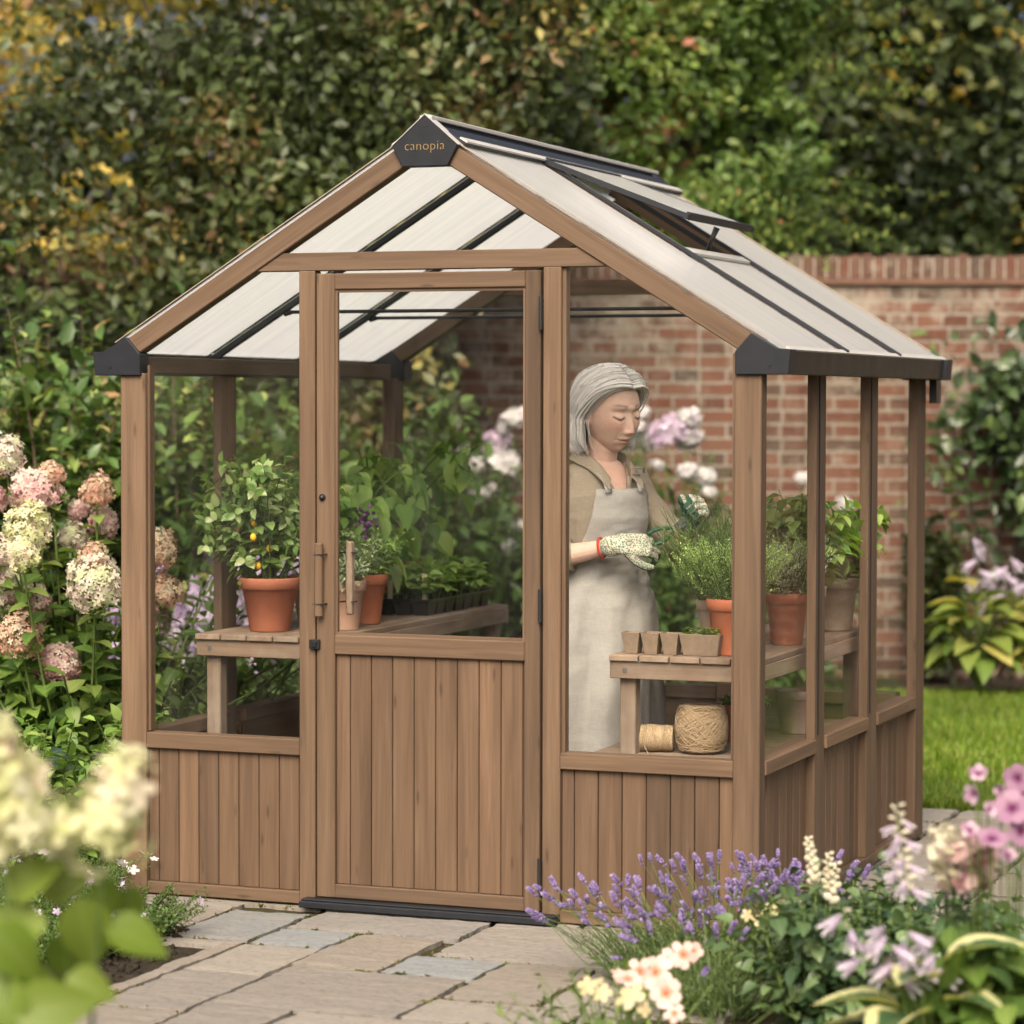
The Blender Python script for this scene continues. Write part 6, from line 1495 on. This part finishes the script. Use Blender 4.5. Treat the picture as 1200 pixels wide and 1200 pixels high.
# creases: across the arms and drawn from the armpits
arm = np.clip((np.abs(P[:, 0])-.13)/.03, 0, 1)
fx = np.sin(P[:, 2]*150+6*vnoise(P, 14, 5)+P[:, 1]*60)*.0012*arm*(.3+vnoise(P, 9, 3))+(vnoise(P*np.array([1, 1, .45]), 34, 7)-.5)*.010*(.25+.75*arm)+(vnoise(P, 16, 4)-.5)*(.004+.008*arm)
setv(sm_, P+Nn*fx[:, None])
bm = bmesh.new(); bm.from_mesh(sm_); kill = []
for s in (-1, 1): bmesh.ops.bisect_plane(bm, geom=bm.verts[:]+bm.edges[:]+bm.faces[:], plane_co=(0, 0, 1.222), plane_no=(s, 0, -.46))
for fce in bm.faces:
    c = fce.calc_center_median()
    if c.y > .02 and c.z > 1.222 and abs(c.x) < (c.z-1.222)*.46: kill.append(fce)
    elif c.z > 1.352: kill.append(fce)
    elif c.z < .86: kill.append(fce)
bmesh.ops.delete(bm, geom=kill, context='FACES'); bm.to_mesh(sm_); bm.free()
sh_ = link('shirt', sm_, LINEN, woman); md = sh_.modifiers.new('cloth', 'SOLIDIFY'); md.thickness = .002; md.offset = 1
# turned-up cuffs
for el, wr, cut, r in ((RE, RW, .30, .0545), (LE, LW, .36, .0535)):
    d = (wr-el)/np.linalg.norm(wr-el); c = el+(wr-el)*cut; pth = [c-d*.030, c-d*.028, c-d*.010, c+d*.018, c+d*.026, c+d*.026, c+d*.010]
    b = MB(); V, F = tube1(pth, [r-.004, r+.001, r+.003, r+.002, r, r-.006, r-.008], 26, False); V = V+(vnoise(V, 40, 5)-.5)[:, None]*.006; b.add(V, F); b.build('cuff', LINEN, sh_, 0, True)
# collar: a stand that turns over into two points
def interp_path(pts, n, it=3):
    P = np.array(pts, float); L = np.concatenate([[0], np.cumsum(np.linalg.norm(np.diff(P, axis=0), axis=1))]); x = np.linspace(0, L[-1], n)
    C = np.stack([np.interp(x, L, P[:, i]) for i in range(P.shape[1])], 1)
    for _ in range(it): C[1:-1] = (C[:-2]+2*C[1:-1]+C[2:])/4
    return C
half = [(0, -.062, 1.402, .034), (.042, -.048, 1.401, .034), (.068, -.004, 1.395, .036), (.069, .050, 1.380, .046), (.058, .094, 1.350, .066), (.040, .124, 1.305, .050)]
full = [(-x, y, z, w_) for x, y, z, w_ in half[::-1]]+half[1:]
C = interp_path(full, 49, 2); V = []; F = []
for i, (x, y, z, w_) in enumerate(C):
    o_ = np.array([x, y-.010, 0]); o_ /= np.linalg.norm(o_); q = np.array([x, y, z]); fr2 = np.clip((y-.03)/.07, 0, 1); dn = np.array([0, .55*fr2, -1.0]); dn /= np.linalg.norm(dn); sdw = np.array([math.copysign(1, x), 0, 0])*fr2
    V += [q+np.array([0, 0, -.034])-o_*.002, q, q+o_*.006+np.array([0, 0, .004]), q+(o_*(1-fr2)+sdw*.9)*.018+dn*w_*.40+np.array([0, .010*fr2, 0]), q+(o_*(1-fr2)+sdw*.75)*.036+dn*w_*.90+np.array([0, .014*fr2, 0])]
for i in range(len(C)-1):
    F += [(i*5+j, i*5+j+1, (i+1)*5+j+1, (i+1)*5+j) for j in range(4)]
b = MB(); b.add(V, F); o = b.build('collar', LINEN, sh_, 0, True); md = o.modifiers.new('cloth', 'SOLIDIFY'); md.thickness = .0025; md = o.modifiers.new('sub', 'SUBSURF'); md.levels = 1; md.render_levels = 1
for s in (-1, 1):    # front bands either side of the open neck
    C = interp_path([(s*.048, .100, 1.312), (s*.034, .118, 1.275), (s*.018, .130, 1.236), (s*.008, .134, 1.20), (s*.006, .134, 1.12)], 20, 2)
    V = []
    for x, y, z in C: V += [(x-s*.004, y-.004, z), (x-s*.004, y+.003, z), (x+s*.020, y+.002, z-.004), (x+s*.021, y-.006, z-.004)]
    F = [(i*4+j, i*4+j+1, (i+1)*4+j+1, (i+1)*4+j) for i in range(19) for j in range(3)]; b = MB(); b.add(V, F); b.build('placket', LINEN, sh_, 0, True)
BUT = m_plain('horn button', (.50, .44, .34), .4, .4, 0, .1)
for z in (1.205, 1.228):
    b = MB(); b.lathe([(0, 0), (.0048, 0), (.0048, .002), (.003, .0015), (0, .0015)], 12); o = b.build('button', BUT, sh_); o.location = (-.012, .128+.004, z); o.rotation_euler = (-PI/2, 0, 0)

# --- apron
APR = m_cloth('pale linen apron', (.36, .345, .31), (.46, .445, .405), 800, .92, 5)
def tor(z):
    zs = [r[0] for r in torso]; return np.interp(z, zs, [r[2] for r in torso]), np.interp(z, zs, [r[3] for r in torso]), np.interp(z, zs, [r[4] for r in torso])
rows, cols = 90, 72; V = []; ztop, zw, zbot = 1.272, 1.02, .40
for i in range(rows+1):
    z = ztop+(zbot-ztop)*i/rows; cy, a, b_ = tor(max(z, .90))
    cy2, aw, bw = tor(1.0)
    if z < .90: k = (.90-z)/.5; a = a+.022*k; b_ = b_+.022*k
    if z < zw: half = np.interp(z, [.90, zw], [1.95, 1.30])
    else: half = np.interp(z, [zw, zw+.10, ztop], [1.30, .80, .56])
    for j in range(cols+1):
        s = j/cols*2-1; th = s*half; e = .029+.004*(z < zw)
        dep = np.clip((zw-.02-z)/.4, 0, 1); fold = dep*(.020*(abs(math.sin(th*3.1+.6+z*.8))-.5)+.010*math.sin(th*9+2+z*4))+.004*math.sin(th*9+z*22)*np.exp(-((z-zw)/.09)**2)
        V.append(((a+e+fold)*math.sin(th), cy+(b_+e+fold)*math.cos(th), z))
V = np.array(V); V += (vnoise(V*np.array([1, 1, 1.6]), 11, 5)-.5)[:, None]*np.array([.003, .005, 0]); wz = np.exp(-((V[:, 2]-1.03)/.13)**2); V += np.array([0, 1, 0])*((np.abs(vnoise(V*np.array([.55, .55, 2.6])+V[:, [2, 0, 1]]*.5, 24, 9)-.5)*.020-.005)*(.25+wz))[:, None]+np.array([0, 1, 0])*((np.abs(vnoise(V*np.array([2.2, 2.2, .5]), 14, 19)-.5))*.012*np.clip((1.0-V[:, 2])/.15, 0, 1))[:, None]
idx = np.arange(len(V)).reshape(rows+1, cols+1); F = np.stack([idx[:-1, :-1], idx[:-1, 1:], idx[1:, 1:], idx[1:, :-1]], -1).reshape(-1, 4)
b = MB(); b.add(V, F); apron = b.build('apron', APR, woman, 0, True); md = apron.modifiers.new('cloth', 'SOLIDIFY'); md.thickness = .003; md.offset = 0
def ribbon(name, pts, w, mat, par, nrm, th=.0025):
    P = np.array(pts, float); m = 24; tt = np.linspace(0, 1, len(P)); x = np.linspace(0, 1, m)
    C = np.stack([np.interp(x, tt, P[:, i]) for i in range(3)], 1)
    for _ in range(3): C[1:-1] = (C[:-2]+2*C[1:-1]+C[2:])/4
    Nr = np.stack([np.interp(x, tt, np.array(nrm, float)[:, i]) for i in range(3)], 1); T = np.gradient(C, axis=0); B = unit(np.cross(T, Nr))*w/2
    V = np.concatenate([C-B, C+B]); F = [(i, i+1, m+i+1, m+i) for i in range(m-1)]
    b = MB(); b.add(V, F); o = b.build(name, mat, par, 0, True); md = o.modifiers.new('cloth', 'SOLIDIFY'); md.thickness = th; md.offset = 0; return o
for s in (-1, 1):
    ribbon('strap', [(s*.066, .150, 1.262), (s*.066, .136, 1.300), (s*.071, .108, 1.326), (s*.080, .050, 1.342), (s*.078, -.02, 1.346), (s*.06, -.075, 1.34), (s*.05, -.11, 1.25), (s*.09, -.125, 1.10)], .026, APR, apron, [(0, 1, .2), (0, 1, .3), (0, .6, .8), (0, .2, 1), (0, -.3, 1), (0, -1, .4), (0, -1, 0), (0, -1, 0)])
b = MB()
for z0 in (1.318, 1.335): b.box((-.089, .121+(1.335-z0)*.6, z0), (-.047, .128+(1.335-z0)*.6, z0+.004))
b.box((-.0915, .121, 1.318), (-.089, .138, 1.339)); b.box((-.047, .121, 1.318), (-.0445, .138, 1.339)); b.build('buckle', STEEL, apron, .001)
ribbon('tie', [(.165, .035, 1.012), (.168, -.02, 1.012), (.11, -.115, 1.012), (0, -.135, 1.012), (-.11, -.115, 1.012), (-.168, -.02, 1.012), (-.165, .035, 1.012)], .030, APR, apron, [(1, .2, 0), (1, 0, 0), (.6, -1, 0), (0, -1, 0), (-.6, -1, 0), (-1, 0, 0), (-1, .2, 0)])
# --- trousers and shoes
S = Solid(); S.loft([(.80, 0, 0, .165, .117), (.90, 0, 0, .175, .122), (.97, 0, 0, .150, .105)])
for s in (-1, 1):
    S.cone((s*.086, -.012, .86), (s*.095, .0, .47), .088, .068); S.cone((s*.095, .015, .47), (s*.095, -.02, .12), .070, .062)
tr_ = S.fuse('trousers', .008, 4); link('trousers', tr_, m_cloth('grey cotton trousers', (.10, .105, .11), (.15, .155, .16), 700, .9), woman)
for s in (-1, 1):
    S = Solid(); S.cone((s*.095, -.045, .045), (s*.11, .13, .036), .042, .040, 14, ((0, 0, 1), .85)); S.cone((s*.095, -.03, .06), (s*.095, -.025, .11), .045, .046)
    sm2 = S.fuse('shoe', .005, 3); P = verts(sm2); P[:, 2] = np.maximum(P[:, 2], .003); setv(sm2, P); link('shoe', sm2, m_plain('brown leather', (.09, .05, .03), .5, .4, 0, .2), woman)

# --- gloves
t = NT('flowered glove cotton'); a = t.attr('luv').outputs['Vector']; gx, gy, gz = sep(t, a); tc = t.n('ShaderNodeTexCoord').outputs['Object']
vo = t.n('ShaderNodeTexVoronoi', feature='F1'); vo.inputs['Scale'].default_value = 190; t.l(t.mapping(tc, (1, 1, 1)), vo.inputs['Vector'])
cs = t.ramp(sep(t, vo.outputs['Color'])[0], [(0, (.09, .19, .12)), (.40, (.50, .47, .37)), (.56, (.36, .14, .09)), (.70, (.13, .20, .22)), (.80, (.10, .20, .09)), (1, (.10, .20, .09))], 'CONSTANT')
pt = t.ramp(vo.outputs['Distance'], [(.42, (1, 1, 1)), (.60, (0, 0, 0))]); base = t.mix(pt, (.56, .53, .42), cs)
n = t.noise(tc, 60, 3).outputs['Fac']; gcol = t.mix(n, (.022, .075, .045), (.045, .12, .075))
wv = t.noise(tc, 700, 2).outputs['Fac']
GLOVE = t.surf(t.bsdf(t.mix(t.ramp(gx, [(.45, (0, 0, 0)), (.55, (1, 1, 1))]), base, gcol), .8, .25, 0, t.bump(wv, .3, .001)))
RED = m_plain('red elastic', (.42, .05, .025), .8, .2, 0, .15)
def glove(name, wr, fore, d, nrm, curls, thumb, thumbside, spread=.0, side_green=None):
    """d: towards the knuckles, nrm: out of the back of the hand, thumbside: +1/-1 along side axis"""
    d = np.array(d, float); d /= np.linalg.norm(d); nrm = np.array(nrm, float); nrm -= d*(nrm@d); nrm /= np.linalg.norm(nrm); sd_ = np.cross(d, nrm)*thumbside
    S = Solid(); wr = np.array(wr, float)
    S.cone(wr-fore*.035, wr+d*.01, .0355, .030, 18, (nrm, .88))
    for o_, l, r in ((-.026, .082, .0165), (-.009, .088, .0170), (.009, .090, .0170), (.026, .085, .0165)):
        S.cone(wr+d*.008+sd_*o_*.7, wr+d*l+sd_*o_, .021, r, 12, (nrm, .85))
    S.cone(wr+d*.03+sd_*.016-nrm*.008, wr+d*.055-sd_*.016-nrm*.010, .020, .019)
    tips = []
    for k, (o_, l, segs, r) in enumerate(((.028, .086, (.040, .025, .021), .0112), (.0095, .091, (.045, .028, .022), .0115), (-.0095, .088, (.041, .026, .021), .0112), (-.028, .080, (.033, .021, .019), .0100))):
        p = wr+d*l+sd_*o_; ang = 0.0; lat_ = sd_*(o_*spread); nodes = [p-d*.016]
        for q in range(3):
            ang += curls[k][q]; v = d*math.cos(ang)-nrm*math.sin(ang)+lat_; v /= np.linalg.norm(v); p2 = p+v*segs[q]; S.cone(p, p2, r*(1-.08*q), r*(1-.08*(q+1)), 12); p = p2
        tips.append(p)
    tb = wr+d*.026+sd_*.028-nrm*.006; p = tb
    for v, l, r0, r1 in ((thumb[0], .040, .0165, .0135), (thumb[1], .030, .0135, .0125), (thumb[2], .024, .0125, .0105)):
        v = d*v[0]+sd_*v[1]+nrm*v[2]; v /= np.linalg.norm(v); S.cone(p, p+v*l, r0, r1, 12); p = p+v*l
    me = S.fuse(name, .0017, 3, .45); Nn = norms(me); P = verts(me)
    along_d = (P-wr)@d
    m = ((Nn@nrm) < -.10) | ((along_d > .060) & ((Nn@nrm) < .15)) | ((along_d > .105) & (vnoise(P, 30, 2) > .35) & ((Nn@nrm) < .35)); m &= along_d > .012
    if side_green is not None: m = ((Nn@np.array(side_green)) > .25+.3*(vnoise(P, 45, 3)-.5)) & (along_d > .0)
    m = m.astype(float); setattr3(me, 'luv', np.stack([m, m*0, m*0], 1))
    g_ = link(name, me, GLOVE, woman)
    b = MB(); c = wr-fore*.064; ref = unit(np.cross(fore, nrm)); n2 = np.cross(ref, fore)
    P = [c+math.cos(q)*ref*.0335+math.sin(q)*n2*.0295 for q in np.linspace(0, 2*PI, 28)]; b.tube(P, .0042, 8, False); b.build('cuff_trim', RED, g_, 0, True)
    return wr, d, nrm, sd_, tips
fR = unit(RW-RE); fL = unit(LW-LE)
gr = glove('glove', RW+fR*.012, fR, (-.93, .30, -.06), (.28, .74, .56), ((.55, .75, .5), (.50, .75, .5), (.45, .7, .5), (.38, .6, .45)), ((.75, .60, -.35), (.9, .25, -.35), (1, -.05, -.2)), 1, .6)
gl = glove('glove', LW+fL*.012, fL, (.05, .74, .66), (-.80, .30, .42), ((1.15, 1.5, .9), (1.2, 1.5, .9), (1.25, 1.5, .9), (1.3, 1.5, .9)), ((.7, .65, -.45), (.75, -.15, -.6), (.4, -.7, -.5)), 1, .1, (.82, -.45, -.30))

# --- secateurs held between the hands (own top-level thing, world axes from the woman's frame)
def wl(p):
    c, s = math.cos(WROT), math.sin(WROT); p = np.asarray(p, float); return np.stack([p[..., 0]*c-p[..., 1]*s, p[..., 0]*s+p[..., 1]*c, p[..., 2]], -1)+wpos
piv = np.array([-.048, .332, 1.148]); hb_ = np.array([.012, .292, 1.118]); tip_ = np.array([-.100, .385, 1.205])
sec = thing('secateurs', 'green handled secateurs held in the flowered gloves', 'secateurs', tuple(wl(piv)))
def sp(p): return wl(p)-wl(piv)
GRN = m_plain('green grip', (.015, .085, .045), .5, .4, 0, .2); BL = m_plain('steel blade', (.30, .31, .32), .28, .5, .9, .2)
sdv = unit(np.cross(hb_-piv, np.array([.57, .82, 0])))
for s in (-1, 1):
    u = np.linspace(0, 1, 12)[:, None]; P = piv+(hb_-piv)*u+sdv*s*(.006+.016*np.sin(PI*u*.75)); V, F = tube1(sp(P), .0045+.0030*np.sin(PI*u[:, 0]), 10); b = MB(); b.add(V, F); b.build('handle', GRN, sec, 0, True)
bd = tip_-piv
for s, L_, w_ in ((1, 1.0, .016), (-1, .92, .010)):
    u = np.linspace(0, 1, 10); c = piv+bd*u[:, None]*L_+sdv*s*(.002+.006*np.sin(PI*u))[:, None]; wd = (w_*np.sin(PI*(.25+.72*u)))[:, None]; n_ = np.array([.57, .82, 0])*.0015
    V = np.concatenate([c-sdv*wd*.5-n_, c+sdv*wd*.5-n_, c+sdv*wd*.5+n_, c-sdv*wd*.5+n_]); k = 10
    F = [(a*k+i, a*k+i+1, ((a+1) % 4)*k+i+1, ((a+1) % 4)*k+i) for a in range(4) for i in range(k-1)]+[(0, k, 2*k, 3*k), (k-1, 4*k-1, 3*k-1, 2*k-1)]
    b = MB(); b.add(sp(V), F); b.build('blade', BL, sec)
b = MB(); V, F = tube1(sp(np.array([piv-np.array([.57, .82, 0])*.006, piv+np.array([.57, .82, 0])*.007])), .0085, 14); b.add(V, F); b.build('pivot', STEEL, sec)
# a cut sprig in her fingers
t = thing('rosemary_sprig', 'small cut rosemary sprig held in the raised glove', 'herb sprig', tuple(wl(gl[0]+gl[1]*.06)))
P = stems(4, (0, 0, 0), .006, .085, .03, .1, .3, 6); nb = NB(); tubes(nb, P, .0013, .0008, 4); nb.build('stem', STEM_W, t); nb = NB(); leaves_on(nb, P, 26, .2, NEEDLE, .018, .8, .7); nb.build('foliage', L_ROSEM, t)
